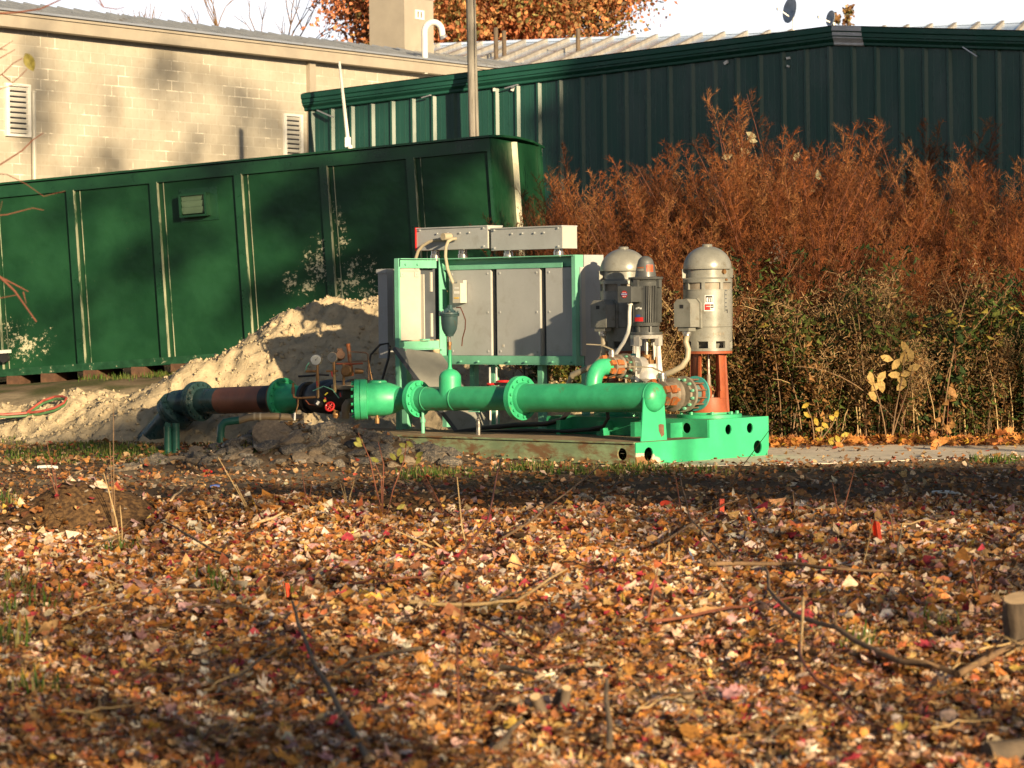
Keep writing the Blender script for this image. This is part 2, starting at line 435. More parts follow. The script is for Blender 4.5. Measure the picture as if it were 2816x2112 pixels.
o1 = mixc(nt, ramp(nt, fn, .78, .9), old, (.62, .55, .40)); o1 = mixc(nt, ramp(nt, fn, 1.02, 1.12), o1, (.25, .13, .06)); nt.links.new(o1, b_.inputs['Base Color'])
M['deck'] = pm('dirty_deck', (.22, .15, .09), .9, var=.3, vs=4, c2=(.1, .07, .045), s2=5, bump=.2, dirt=(.36, .24, .12))
mb = MB(); mb.bb((-5.1, .012, LCH-.02), (-.012, 1.2, LCH)); obj('deck', mb, M['deck'], sk)
ah, zh = AZ(1712, 1248, 0)
mb = MB(); mb.plate(planeB(0), [(-5.1, 0), (-.008, 0), (-.008, LCH+.004), (-5.1, LCH+.004)], [(ah, .11, .066)], .02)
mb.bb((-5.1, -.03, LCH-.012), (-.008, -.011, LCH+.004)); obj('side_channel', mb, M['skidside'], sk, label='rust stained pale green side channel')
zc = lambda px, py: (B(px, 0, .2), (lambda b: Z(py, 0, b))(B(px, 0, .2)))
h1 = (*zc(1782, 1249), .074); h2 = (*zc(2002, 1181), .056); h3 = (*zc(2061, 1177), .056); h4 = (*zc(2082, 1229), .074)
mb = MB(); mb.plate(planeA(0), [(-.01, 0), (2.19, 0), (2.255, .07), (2.255, LPF), (1.215, LPF), (1.215, LCH), (-.01, LCH)], [h1, h2, h3, h4], .016)
obj('end_plate', mb, M['skidend'], sk, label='bright green end plate with paint chipped at the front corner')
mb = MB(); hb = [A(1889, 1.21, .3), A(1660, 1.21, .3)]
mb.plate(planeB(1.21), [(-2.35, LCH), (-.009, LCH), (-.009, LPF), (-2.35, LPF)], [(hb[0], .335, .058), (hb[1], .325, .058)], .014)
mb.bb((-2.35, 1.218, LPF-.014), (-.009, 2.255, LPF)); mb.bb((-2.36, 1.2, 0), (-2.34, 2.25, LPF-.016)); mb.bb((-5.1, 2.24, 0), (-.009, 2.256, LCH)); mb.bb((-2.34, 2.24, LCH), (-.009, 2.256, LPF-.016))
obj('raised_platform', mb, M['greenD'], sk)
for q in (-.39, -.9, -1.4, -2.0): mb = MB(); mb.bb((q-.03, 1.0, LCH), (q+.03, 1.205, LCH+.16)); obj('bracket', mb, M['green'], sk)

# ---- discharge header (12 inch pipe, smaller pipe beyond the flange, dome tee)
BH = .445
def HZ(a): return .70+.019*a
def HP(a): return Vector((a, BH, HZ(a)))
uax = Vector((1, 0, .019)).normalized()
hd = skthing('pipe_header', 'fat jade green header pipe along the skid with rounded end cap and bolted flanges', 'pipe', -2.0, BH, LCH)
aF1 = -2.056; aF2 = -3.685
mb = MB(); mb.lathe(HP(aF1+.02), uax, [(0, .157), (-.14-aF1-.02, .157)], 40); obj('main_pipe', mb, M['green'], hd)
mb = MB(); pr = [(0, .157), (.006, .162), (.014, .162), (.02, .157)]
for k in range(0, 11): t = k/10*math.pi/2; pr.append((.03+.105*math.sin(t), .157*math.cos(t)))
mb.lathe(HP(-.155), uax, pr, 40); obj('end_cap', mb, M['green'], hd)
M['supp'] = M['skidend'].copy(); M['supp'] = pm('support_green', (.045, .45, .215), .4, var=.1, vs=2, dirt=(.05, .3, .14))
mb = MB(); bz0, bz1 = BH-.215, BH+.21
arc = [(BH+.16*math.cos(t), .70+.16*math.sin(t)) for t in np.linspace(-.15, -math.pi+.15, 14)]
mb.plate(planeA(-.13), [(bz0, LCH), (bz1, LCH), (BH+.165, .70)]+arc+[(BH-.165, .70)], [], .014); mb.bb((-.30, BH-.01, LCH), (-.137, BH+.01, .55))
sp = obj('support_plate', mb, M['supp'], hd)
mb = MB(); mb.plate(planeA(-.1215), [(BH+.075, .335), (BH+.118, .27), (BH+.160, .29), (BH+.157, .40), (BH+.1, .41), (BH+.07, .40)], [], .003); obj('rust_patch', mb, M['rust'], sp)
def flange(mbf, c, ax, R, th, nb, rb, br=.017, both=False, gap=.006):
    ax = Vector(ax).normalized(); c = Vector(c)
    mbf.lathe(c-ax*(th+gap/2), ax, [(0, R), (th, R)], 40); mbf.lathe(c+ax*gap/2, ax, [(0, R), (th, R)], 40)
    mbf.lathe(c-ax*gap/2, ax, [(0, R-.02), (gap, R-.02)], 32)
    mbf.bolts(c+ax*(th+gap/2), ax, rb, nb, br, .022, 0, .5)
    if both: mbf.bolts(c-ax*(th+gap/2), -ax, rb, nb, br, .022, 0, .5)
mb = MB(); flange(mb, HP(aF1), uax, .246, .032, 14, .208); mb.lathe(HP(aF1+.034), uax, [(0, .176), (.03, .172), (.05, .158)], 40, caps=False); obj('flange', mb, M['green'], hd)
mb = MB(); mb.lathe(HP(aF2+.03), uax, [(0, .137), (aF1-aF2-.06, .137)], 36)
for px in (1180, 1258): q = A(px-6, BH, .65); mb.lathe(HP(q), uax, [(0, .137), (.006, .142), (.016, .142), (.022, .137)], 36, caps=False)
obj('small_pipe', mb, M['greenD'], hd)
mb = MB(); flange(mb, HP(aF2), uax, .212, .03, 12, .178); mb.lathe(HP(aF2+.032), uax, [(0, .155), (.03, .15), (.045, .138)], 36, caps=False); obj('flange', mb, M['green'], hd)
aT = A(1238, BH, .7); zt = Z(1014, aT, BH)
mb = MB(); pr = [(HZ(aT)+.02, .136), (HZ(aT)+.09, .13), (HZ(aT)+.12, .127), (zt-.11, .127)]
for k in range(1, 9): t = k/8*math.pi/2; pr.append((zt-.11+.11*math.sin(t), .127*math.cos(t)))
mb.lathe((aT, BH, 0), (0, 0, 1), pr, 32); zt2 = Z(962, aT, BH); mb.cyl((aT, BH, zt-.01), (aT, BH, zt2), .021); mb.cyl((aT, BH, zt-.012), (aT, BH, zt+.02), .035, .022); obj('dome_tee', mb, M['green'], hd)
# elbow and stub feeding the small pump valve
aE = -.98; zE = Z(1008, aE, .8); mb = MB(); pts = []
for k in range(9):
    t = k/8*math.pi/2; pts.append((aE, BH+.17*(1-math.cos(t)), HZ(aE)+.12+(zE-HZ(aE)-.12)*math.sin(t)))
pts = [(aE, BH, HZ(aE)+.05)]+pts+[(aE, BH+.24, zE)]
mb.tube(pts, .092, 24); obj('elbow', mb, M['green'], hd)
mb = MB(); mb.cyl((-.43, BH+.05, .70), (-.43, BH+.42, .70), .13, n=28); obj('branch_stub', mb, M['green'], hd)
mb = MB(); q = A(1163, BH, .3); mb.cyl((q, BH, LCH), (q, BH, .42), .022); mb.cyl((q, BH, .36), (q, BH, .40), .032); mb.cyl((q, BH, .42), (q, BH, .50), .017); obj('drain_pipe', mb, M['mint'], hd)
mb = MB(); q = A(1316, BH, .3); mb.cyl((q, BH, LCH), (q, BH, .40), .026, mi=0); mb.cyl((q, BH, .40), (q, BH, .41), .04); mb.cyl((q, BH, .41), (q, BH, .52), .010); mb.cyl((q, BH, .40), (q, BH, .43), .02, n=6); obj('jack_screw', mb, M['steel'], hd)
mb = MB(); mb.box((q, BH-.02, HZ(q)-.145), (.16, .12, .012)); obj('saddle', mb, M['mint'], hd)

# ---- air release valve on the tee
av = skthing('air_release_valve', 'blue-gray air release valve standing on the green dome tee', 'valve', aT, BH, zt2)
za = lambda py: Z(py, aT, BH)
mb = MB(); mb.cyl((aT, BH, za(962)), (aT, BH, za(950)), .018); mb.cyl((aT, BH, za(950)), (aT, BH, za(940)), .024, n=6); obj('brass_union', mb, M['brass'], av)
mb = MB(); mb.cyl((aT, BH, za(940)), (aT, BH, za(922)), .016); obj('nipple', mb, M['steel'], av)
mb = MB(); mb.lathe((aT, BH, 0), (0, 0, 1), [(za(925), .045), (za(920), .05), (za(917), .062), (za(905), .085), (za(890), .094), (za(868), .098)], 24); M['arv'] = pm('blue_gray_valve_paint', (.085, .16, .165), .45, var=.15, c2=(.2, .13, .07), s2=8, t2=(.55, .7)); obj('body', mb, M['arv'], av)
mb = MB(); mb.lathe((aT, BH, 0), (0, 0, 1), [(za(869), .115), (za(865.5), .118), (za(865), .105), (za(864), .118), (za(860), .115), (za(858), .09), (za(850), .045), (za(846), .035)], 24); mb.bolts((aT, BH, za(859)), (0, 0, 1), .104, 8, .012, .02); mb.box((aT+.03, BH-.02, za(845)), (.035, .035, .05)); obj('cover', mb, M['arv'], av)
mb = MB(); mb.tube([L3(1255, 846, BH), L3(1266, 845, BH), L3(1272, 858, BH), L3(1280, 880, BH), L3(1279, 905, BH), L3(1272, 930, BH), L3(1270, 952, BH)], .007, 6); obj('copper_wire', mb, M['redtwig'], av)

# ---- control cabinet
BM = 1.75
aL = A(1229, BM, 1.6); aR = A(1601, BM, 1.6); zT = Z(706, (aL+aR)/2, BM); zB = Z(999, (aL+aR)/2, BM)
cb = skthing('control_cabinet', 'wide gray control cabinet in a mint green steel frame with gray cable trays on top', 'cabinet', (aL+aR)/2, BM, LCH)
mb = MB()   # frame
mb.bb((aL-.005, BM-.13, zB-.02), (aL+.006, BM, zT))
obj('post', mb, M['mint'], cb)
mb = MB(); mb.bb((aR-.006, BM-.12, zB-.02), (aR+.006, BM+.02, zT)); mb.bb((aR-.05, BM-.12, zB), (aR-.007, BM-.11, zT)); obj('post', mb, M['mint'], cb)
mb = MB(); mb.bb((aL+.007, BM-.13, zT-.012), (aR-.007, BM, zT)); mb.bb((aL+.007, BM-.012, zT-.13), (aR-.007, BM, zT-.013)); mb.bb((aL+.007, BM-.06, zT-.14), (aR-.25, BM-.05, zT-.085)); obj('top_rail', mb, M['mint'], cb)
mb = MB(); mb.bb((aL+.007, BM-.10, zB), (aR-.007, BM-.088, zB+.09)); mb.bb((aL+.007, BM-.10, zB-.014), (aR-.007, BM, zB-.002))
for px in (1268, 1316, 1400, 1447, 1520, 1570): q = A(px, BM-.1, 1.1); mb.cyl((q, BM-.1, zB+.02), (q, BM-.125, zB+.02), .012, n=6)
obj('bottom_rail', mb, M['mint'], cb)
pz0, pz1 = zB+.092, zT-.142
def apx(cx): return A(1000+cx*.4219, BM-.06, 1.6)
for c0, c1 in ((556, 826), (866, 1146), (1186, 1412)):
    mb = MB(); a0, a1 = apx(c0), apx(c1); mb.bb((a0, BM-.05, pz0), (a1, BM-.03, pz1)); mb.bb((a1-.012, BM-.03, pz0), (a1+.002, BM+.03, pz1), 1); mb.bb((a0, BM-.03, pz0), (a0+.012, BM+.03, pz1))  # right return gets paler enamel, sunlight put into its colour
    for da in (.05, a1-a0-.05):
        for zz in (pz0+.05, (pz0+pz1)/2, pz1-.05): mb.lathe((a0+da, BM-.05, zz), (0, -1, 0), [(0, .014), (.006, .012)], 10)
    if c0 == 866: mb.bb((a0+.08, BM-.054, pz0+.10), (a0+.11, BM-.05, pz0+.13), 1)
    obj('door_panel', mb, [M['gray'], M['cream']], cb)
mb = MB(); mb.bb((aL+.02, BM+.035, zB), (aR-.01, BM+.36, zT-.02)); obj('housing', mb, M['grayD'], cb)
mb = MB(); mb.bb((aR-.005, BM+.03, zB-.05), (aR+.012, BM+.37, zT)); obj('side_panel', mb, M['gray'], cb)
# forward wing on the left
bw0, bw1 = B(1099, aL, 1.6), BM-.14
zwb = Z(960, aL, 1.0); 
mb = MB(); mb.bb((aL-.07, bw0-.012, LCH), (aL, bw0, zT)); mb.bb((aL-.012, bw0, LCH), (aL, bw0+.02, zT-.1)); obj('post', mb, M['mint'], cb)
mb = MB(); mb.bb((aL-.07, bw0, zT-.01), (aL+.03, bw1, zT)); mb.bb((aL-.01, bw0+.021, zT-.115), (aL, bw1-.03, zT-.02)); mb.bolts((aL, bw0+.10, zT-.07), (1, 0, 0), .001, 1); mb.bolts((aL, bw0+.3, zT-.07), (1, 0, 0), .001, 1); obj('wing_rail', mb, M['mint'], cb)
mb = MB(); mb.bb((aL-.01, bw0+.021, zwb), (aL, bw1, zwb+.09)); mb.bb((aL-.01, bw0+.021, zwb-.015), (aL+.06, bw1+.02, zwb-.002)); mb.box((aL+.02, bw0+.40, zwb+.105), (.05, .12, .02)); obj('wing_rail', mb, M['mint'], cb)
z0, z1 = Z(936, aL, 1.0), Z(738, aL, 1.0)
bp = [B(px, aL, 1.6) for px in (1102, 1158, 1172, 1200)]
mb = MB(); mb.bb((aL-.03, bp[0], z0), (aL-.018, bp[1], z1)); mb.bb((aL-.03, bp[0], z1-.03), (aL-.006, bp[1]-.01, z1-.012))
for q in (bp[0]+.05, bp[1]-.06): mb.bb((aL-.017, q-.035, z1-.10), (aL-.006, q+.035, z1-.04)); mb.bb((aL-.017, q-.03, z1-.01), (aL-.004, q+.03, zT-.12)); mb.bolts((aL-.006, q, z1-.07), (1, 0, 0), .001, 1, .012, .006)
obj('hinged_cover', mb, M['cream'], cb)
mb = MB(); mb.bb((aL-.09, bp[1], z0), (aL-.08, bp[2]-.008, z1-.02)); mb.bb((aL-.08, bp[2]-.008, z0), (aL-.03, bp[2]+.008, z1-.07)); obj('edge_strip', mb, M['cream'], cb)
mb = MB(); mb.bb((aL-.108, bp[2]-.12, z0), (aL-.10, B(1207, aL-.1, 1.6)+.1, zT-.12)); sp_ = obj('shaded_slotted_plate', mb, M['grayD'], cb)  # dark colour stands in for gray enamel in shade
for y0, y1 in ((748, 802), (862, 927)):
    q = B(1184, aL-.09, 1.6); mb = MB(); mb.bb((aL-.099, q, Z(y1, aL, 1.2)), (aL-.082, q+.035, Z(y0, aL, 1.2))); obj('slot_light_strip', mb, M['cream'], sp_)  # pale bars stand in for sunlight seen through the slots
mb = MB(); mb.bb((aL-.16, bw0+.05, z0), (aL-.15, bw1+.1, zT-.13)); obj('inner_panel', mb, M['cream'], cb)
mb = MB(); bs = bw0+.30; qa = A(1041, bs, 1.5); qb = A(1066, bs, 1.5); mb.bb((qa, bs, Z(985, qa, bs)), (qb, bs+.33, Z(740, qa, bs))); mb.bb((qa-.01, bs-.02, Z(752, qa, bs)), (qb+.012, bs, Z(741, qa, bs))); obj('side_box', mb, M['gray'], cb)
# legs
for px, bb_, w_l in ((1113, bw0+.18, .09), (1223, BM, .07), (1300, BM+.25, .075), (1356, BM+.05, .07), (1487, BM, .075), (1606, BM, .06)):
    q = A(px, bb_, .7); mb = MB(); top = zB-.02 if px > 1150 else zwb-.02
    mb.bb((q-w_l/2, bb_-.01, LCH), (q+w_l/2, bb_, top)); mb.bb((q+w_l/2-.01, bb_, LCH), (q+w_l/2, bb_+.07, top)); obj('leg', mb, M['mint'], cb)
# trays on top
for (x0, x1) in ((1146, 1341), (1351, 1546)):
    bt = BM+.06; a0, a1 = A(x0, bt, 2.4), A(x1, bt, 2.4); zz0, zz1 = Z(686, (a0+a1)/2, bt), Z(624, (a0+a1)/2, bt)
    mb = MB(); mb.bb((a0, bt, zz0), (a1, bt+.26, zz1)); mb.bb((a0-.004, bt-.012, zz1-.012), (a1+.004, bt+.264, zz1+.003))
    for fx in (.05, .3, .45, .62, .75, .95):
        for fz in ((.1, .9) if fx in (.05, .95) else (.72,)): q = a0+(a1-a0)*fx; mb.cyl((q, bt, zz0+(zz1-zz0)*fz), (q, bt-.016, zz0+(zz1-zz0)*fz), .011, n=8)
    mb.bb((a1-.002, bt+.002, zz0+.002), (a1+.004, bt+.25, zz1-.014), 1); obj('cable_tray', mb, [M['gray'], M['cream']], cb)  # paler end sheet, the sunlit face painted in
mb = MB(); q = A(1145, BM+.05, 2.4); mb.bb((q-.012, BM+.04, Z(690, q, BM)), (q-.001, BM+.3, Z(626, q, BM))); obj('red_edge', mb, M['red'], cb)
for px in (1197, 1273, 1399, 1536):
    q = A(px, BM+.17, 2.3); mb = MB(); mb.cyl((q, BM+.17, zT-.02), (q, BM+.17, zT+.05), .062, n=20); mb.cyl((q, BM+.17, zT+.05), (q, BM+.17, zT+.2), .052, n=20); obj('conduit_nipple', mb, M['steel'], cb)
bt = BM+.05
mb = MB(); p = L3(1238, 651, bt); mb.cyl(p, p+Vector((0, -.125, 0)), .044, n=20); obj('conduit_cap', mb, M['tan'], cb)
mb = MB(); mb.tube([L3(1225, 659, bt-.02), L3(1200, 660, bt-.03), L3(1182, 664, bt-.05), L3(1163, 675, bt-.08), L3(1150, 690, bt-.1), L3(1143, 712, bt-.1)], .02, 10); obj('conduit', mb, M['tan'], cb)
mb = MB(); mb.tube([L3(1256, 656, bt-.02), L3(1245, 657, bt-.05), L3(1232, 664, bt-.1), L3(1226, 680, bt-.17), L3(1225, 705, bt-.2), L3(1231, 740, bt-.17), L3(1240, 765, bt-.15), L3(1247, 781, bt-.13)], .019, 10); obj('conduit', mb, M['tan'], cb)
bj = BM-.06; a0 = A(1245, bj-.11, 1.8); a1 = A(1266, bj-.11, 1.8); z0, z1 = Z(833, a0, bj), Z(779, a0, bj)
mb = MB(); mb.bb((a0, bj-.11, z0), (a1, bj, z1)); mb.bb((a0+.03, bj-.06, z1), (a1, bj, z1+.035)); jb = obj('junction_box', mb, M['cream'], cb)
mb = MB(); mb.bb((a0+.02, bj-.113, z0+.11), (a1-.02, bj-.1095, z0+.14)); mb.bb((a0+.03, bj-.113, z0+.17), (a1-.03, bj-.1095, z0+.185)); obj('label_plate', mb, M['label'], jb)
mb = MB(); mb.bb((a0+.025, bj-.113, z0+.05), (a1-.025, bj-.1095, z0+.068)); obj('yellow_label', mb, pm('yellow_label', (.6, .4, .08), .5), jb)
# cables under the cabinet
mb = MB(); mb.tube([L3(1035, 1070, 1.0), L3(1010, 1020, 1.0), L3(1020, 975, 1.05), L3(1045, 948, 1.1), L3(1068, 944, 1.15), L3(1070, 975, 1.15)], .014, 8)
mb.tube([L3(1042, 1075, 1.02), L3(1055, 1030, 1.05), L3(1068, 985, 1.1), L3(1072, 950, 1.12)], .016, 8); obj('cable', mb, M['rubber'], cb)
for k, (x0, x1) in enumerate(((1352, 1330), (1368, 1372), (1440, 1441), (1505, 1502))):
    mb = MB(); p0 = L3(x0, 1000, BM+.2); p1 = L3(x1, 1100+10*k, BM+.2); mb.tube([p0, (p0+p1)/2+Vector((.02, 0, 0)), p1], .013, 8); obj('cable', mb, M['rubber'], cb)
mb = MB(); mb.tube([L3(1250, 1190, .9), L3(1330, 1178, 1.05), L3(1420, 1168, 1.1), L3(1500, 1166, 1.1), L3(1545, 1155, 1.1), L3(1565, 1130, 1.1), L3(1572, 1100, 1.15)], .03, 10); mb.tube([L3(1230, 1195, .95), L3(1350, 1186, 1.0), L3(1450, 1184, 1.05), L3(1560, 1186, 1.0), L3(1650, 1180, 1.0)], .022, 8)
mb.tube([L3(1625, 1180, .9), L3(1660, 1172, .9), L3(1672, 1150, .9), L3(1668, 1110, .9)], .02, 8)
tag(obj('cable_bundle', mb, M['rubber']), 'thick black cables lying along the skid deck under the cabinet', 'cable').matrix_world = Matrix.Translation(O) @ Matrix.Rotation(-TH, 4, 'Z')
# red valve wheels behind the pipe
rw = skthing('red_hand_valve', 'red handled valve behind the pipe under the cabinet', 'valve', A(1370, 1.1, .7), 1.1, LCH)
mb = MB(); 
for px in (1347, 1365): q = A(px, 1.1, .9); mb.cyl((q, 1.1, LCH), (q, 1.1, Z(1010, q, 1.1)), .012)
obj('stem', mb, M['white'], rw)
mb = MB()
for px, r, dz in ((1356, .07, 0), (1385, .075, .03)):
    q = A(px, 1.1, .9); zz = Z(1056, q, 1.1)+dz
    mb.tube([(q+r*math.cos(t), 1.1+r*math.sin(t), zz) for t in np.linspace(0, 2*math.pi, 15)], .013, 8, caps=False); mb.box((q, 1.1, zz), (2*r, .02, .016)); mb.box((q, 1.1, zz), (.02, 2*r, .016))
obj('wheel', mb, M['red'], rw)

# loose gray sheet leaning through the legs
lp = skthing('loose_panel', 'loose gray sheet metal panel leaning down from the wing of the cabinet', 'metal panel', A(1215, 1.2, .5), 1.2, LCH)
c4 = [L3(1084, 956, bw0-.04), L3(1213, 974, bw0+.35), L3(1362, 1190, 1.25), L3(1262, 1190, .95)]
nn = (c4[1]-c4[0]).cross(c4[3]-c4[0]).normalized()*.012
mb = MB(); mb.add([q for q in c4]+[q-nn for q in c4], [(0,1,2,3),(7,6,5,4),(0,4,5,1),(1,5,6,2),(2,6,7,3),(3,7,4,0)]); obj('sheet', mb, pm('dull_gray_sheet', (.22, .22, .195), .55, var=.1, c2=(.17, .165, .14), s2=3), lp)
e = (c4[3]-c4[0]); mb = MB(); mb.bar(c4[0]+nn, c4[0]+e+nn, .03, .05); obj('folded_edge', mb, M['grayD'], lp)

# ---- big vertical pumps
CAMA = math.atan2(-.731, .682)          # direction of the camera seen in skid axes
def big_pump(name, label, a, b, logo=True):
    z0 = LPF
    t = skthing(name, label, 'pump', a, b, z0, 'big vertical pumps on the skid')
    c = Vector((a, b, 0)); zz = lambda py: Z(py+0.0, A(1948, 1.73, 1.2), 1.73)      # heights read off the near pump
    mb = MB(); mb.lathe(c, (0, 0, 1), [(z0, .36), (z0+.035, .36), (z0+.04, .35)], 40); mb.lathe(c, (0, 0, 1), [(z0+.04, .245), (z0+.06, .245)], 40); mb.bolts(c+Vector((0, 0, z0+.04)), (0, 0, 1), .31, 8, .02, .03); obj('base_plate', mb, M['green'], t)
    zp = zz(972); zlow = zz(1085)
    mb = MB(); mb.lathe(c, (0, 0, 1), [(z0+.06, .215), (z0+.075, .205), (.60, .195), (zlow-.03, .185)], 32)
    mb.cyl(c+Vector((0, -.10, .70)), c+Vector((0, -.25, .70)), .125, n=28)
    for s in (0, 1):
        ca = CAMA+math.pi/2+s*math.pi
        mb.sector(c, .155, .195, zlow-.04, zp, ca-.95, ca+.95, 10, 0, .145, .180)
        mb.sector(c, .195, .225, z0+.06, zp, ca-.07, ca+.07, 2, 0, .18, .195)
        for ss in (-.95, .95): mb.sector(c, .19, .215, z0+.3, zp, ca+ss-.06, ca+ss+.06, 2, 0, .175, .19)
    mb.lathe(c, (0, 0, 1), [(zp, .262), (zp+.028, .262)], 40); obj('discharge_head', mb, M['orange'], t)
    mb = MB(); mb.cyl(c+Vector((0, 0, zlow-.04)), c+Vector((0, 0, zp)), .016, n=12); mb.cyl(c+Vector((0, 0, zlow)), c+Vector((0, 0, zlow+.035)), .04, n=16); obj('shaft', mb, M['steel'], t)
    mb = MB(); mb.cyl(c+Vector((0, 0, zlow+.07)), c+Vector((0, 0, zlow+.22)), .026, n=12); mb.cyl(c+Vector((0, 0, zlow-.035)), c+Vector((0, 0, zlow+.0)), .07, n=16); obj('coupling', mb, M['iron'], t)
    zs = zp+.03; zk = zz(938); zb0 = zz(796); zb1 = zz(777)
    mb = MB(); mb.lathe(c, (0, 0, 1), [(zs, .262), (zs+.03, .262)], 40)
    for k in range(8):
        am = CAMA+.12+k*math.pi/4; mb.sector(c, .235, .264, zs+.03, zk, am-.20, am+.13, 6)
    mb.lathe(c, (0, 0, 1), [(zs+.03, .14), (zk, .18)], 24)
    mb.lathe(c, (0, 0, 1), [(zk, .265), (zz(900), .268), (zz(899), .262), (zz(898), .270), (zz(850), .272), (zb0-.008, .272), (zb0-.006, .277), (zb0, .277)], 44)
    for k in range(8): am = CAMA-.25+k*math.pi/4; mb.sector(c, .24, .272, zb0, zb1, am-.07, am+.07, 3)
    mb.lathe(c, (0, 0, 1), [(zb1, .274), (zz(768), .274), (zz(765), .258), (zz(763), .236), (zz(738), .236)], 44); obj('motor_body', mb, M['motor'], t)
    mb = MB(); mb.lathe(c, (0, 0, 1), [(zb0, .25), (zb1, .25)], 36, caps=False); obj('vent_screen', mb, M['iron'], t)
    zr = zz(739); zd = zz(678); mb = MB(); pr = [(zr-.004, .245), (zr-.006, .266), (zr+.012, .268)]
    for k in range(1, 11): q = k/10*1.36; pr.append((zr+.012+(zd-zr-.012)*math.sin(q)/math.sin(1.36), .268*math.cos(q)))
    pr += [(zd+.004, .056), (zz(673), .058), (zz(671.5), .05)]
    mb.lathe(c, (0, 0, 1), pr, 44); obj('motor_cap', mb, M['motor'], t)
    for am in (CAMA-1.45, CAMA+1.3):
        mb = MB(); e = Vector((math.cos(am), math.sin(am), 0)); p = c+e*.24
        mb.box(p+Vector((0, 0, zz(752))), (.09, .03, .10), Matrix.Rotation(am, 3, 'Z')); obj('lifting_lug', mb, M['motor'], t)
    mb = MB(); am = CAMA+.75; e = Vector((math.cos(am), math.sin(am), 0)); mb.cyl(c+e*.235+Vector((0, 0, zz(748))), c+e*.262+Vector((0, 0, zz(748))), .025, n=14); mb.cyl(c+e*.27+Vector((0, 0, zz(770))), c+e*.29+Vector((0, 0, zz(770))), .014, n=10); obj('oil_gauge', mb, M['brass'], t)
    # junction box on the front
    yb = -.37; za, zb = zz(898), zz(822); mb = MB()
    q = [(-.115, za), (.115, za), (.115, zb-.05), (.07, zb), (-.07, zb), (-.115, zb-.05)]
    Mj = Matrix(((1, 0, 0, a), (0, 0, -1, b+yb), (0, 1, 0, 0), (0, 0, 0, 1))); mb.plate(Mj, q, [], .16); mb.plate(Mj @ Matrix.Translation((0, 0, -.10)), [(x*1.1, z+(.008 if z > zb-.06 else -.012)) for x, z in q], [], .03)
    mb.bb((a-.06, b-.29, za+.05), (a+.06, b-.25, zb-.04)); j = obj('junction_box', mb, M['motor'], t)
    mb = MB(); mb.bb((a-.03, b+yb-.083, zb-.10), (a+.02, b+yb-.0795, zb-.06)); obj('logo_plate', mb, M['ink'], j)
    mb = MB(); mb.bb((a-.075, b+yb-.06, za-.045), (a+.075, b+yb+.06, za-.002)); obj('hub', mb, M['motor'], j)
    mb = MB(); mb.cyl((a, b+yb, za-.045), (a, b+yb, za-.075), .05, n=8); mb.cyl((a, b+yb, za-.075), (a, b+yb, za-.095), .043, n=16); obj('conduit_fitting', mb, M['steel'], t)
    return t, (a, b+yb, za-.09), zz
a1 = A(1948, 1.73, 1.2)
p1, q1, zz = big_pump('vertical_pump', 'large gray vertical pump motor on an orange base at the right end of the skid', a1, 1.73)
mb = MB(); qa = Vector(q1); mb.tube([qa, L3(1886, 940, q1[1]-.0), L3(1893, 962, q1[1]), L3(1891, 985, q1[1]-.02), L3(1876, 1007, q1[1]-.06), L3(1850, 1022, q1[1]-.1), L3(1815, 1034, q1[1]-.12), L3(1790, 1050, q1[1]-.1)], .031, 14); obj('conduit', mb, M['tan'], p1)
# plates on the right motor
def onmotor(t, c, r, ang, z, w, h, name, mat, parent, off=.002):
    mb = MB(); n = 5; vs = []; dA = w/r
    for k in range(n+1):
        g = ang-dA/2+dA*k/n; vs += [(c[0]+(r+off)*math.cos(g), c[1]+(r+off)*math.sin(g), z-h/2), (c[0]+(r+off)*math.cos(g), c[1]+(r+off)*math.sin(g), z+h/2),
                                     (c[0]+(r-.004)*math.cos(g), c[1]+(r-.004)*math.sin(g), z-h/2), (c[0]+(r-.004)*math.cos(g), c[1]+(r-.004)*math.sin(g), z+h/2)]
    fs = []
    for k in range(n):
        o = 4*k; fs += [(o, o+4, o+5, o+1), (o+1, o+5, o+7, o+3), (o+2, o, o+1, o+3) if k == 0 else (o, o+2, o+6, o+4)]
    fs.append((4*n, 4*n+2, 4*n+3, 4*n+1)); mb.add(vs, fs); return obj(name, mb, mat, parent)
cp = (a1, 1.73); an = CAMA-.02
np1 = onmotor(p1, cp, .272, an, zz(823), .092, .090, 'nameplate', M['label'], p1)
onmotor(p1, cp, .272, an, zz(822), .075, .070, 'emblem', M['ink'], np1, .004); onmotor(p1, cp, .272, an, zz(824), .055, .045, 'emblem', M['label'], np1, .006)
onmotor(p1, cp, .272, an-.015, zz(826), .010, .036, 'emblem', M['ink'], np1, .008); onmotor(p1, cp, .272, an+.06, zz(826), .010, .036, 'emblem', M['ink'], np1, .008); onmotor(p1, cp, .272, an+.02, zz(820), .030, .008, 'emblem', M['ink'], np1, .008)
np2 = onmotor(p1, cp, .272, an, zz(845), .110, .082, 'data_plate', M['label'], p1)
onmotor(p1, cp, .272, an-.07, zz(844.5), .060, .066, 'print', M['red'], np2, .004); onmotor(p1, cp, .272, an+.12, zz(842), .034, .044, 'print', M['ink'], np2, .004)
for k in range(4): onmotor(p1, cp, .272, an+.02, zz(838.5+4*k), .075, .005, 'print', M['ink'] if k != 1 else M['label'], np2, .006)
for k in range(5): onmotor(p1, cp, .272, an+.76, zz(800+11*k), .030-.004*(k % 2), .010, 'stencil_mark', M['grayD'], p1)
onmotor(p1, cp, .272, an+.70, zz(830), .006, .22, 'stencil_mark', M['grayD'], p1); onmotor(p1, cp, .272, an+.80, zz(853), .035, .010, 'scrawl', M['ink'], p1); onmotor(p1, cp, .272, an+.84, zz(857), .010, .035, 'scrawl', M['ink'], p1)
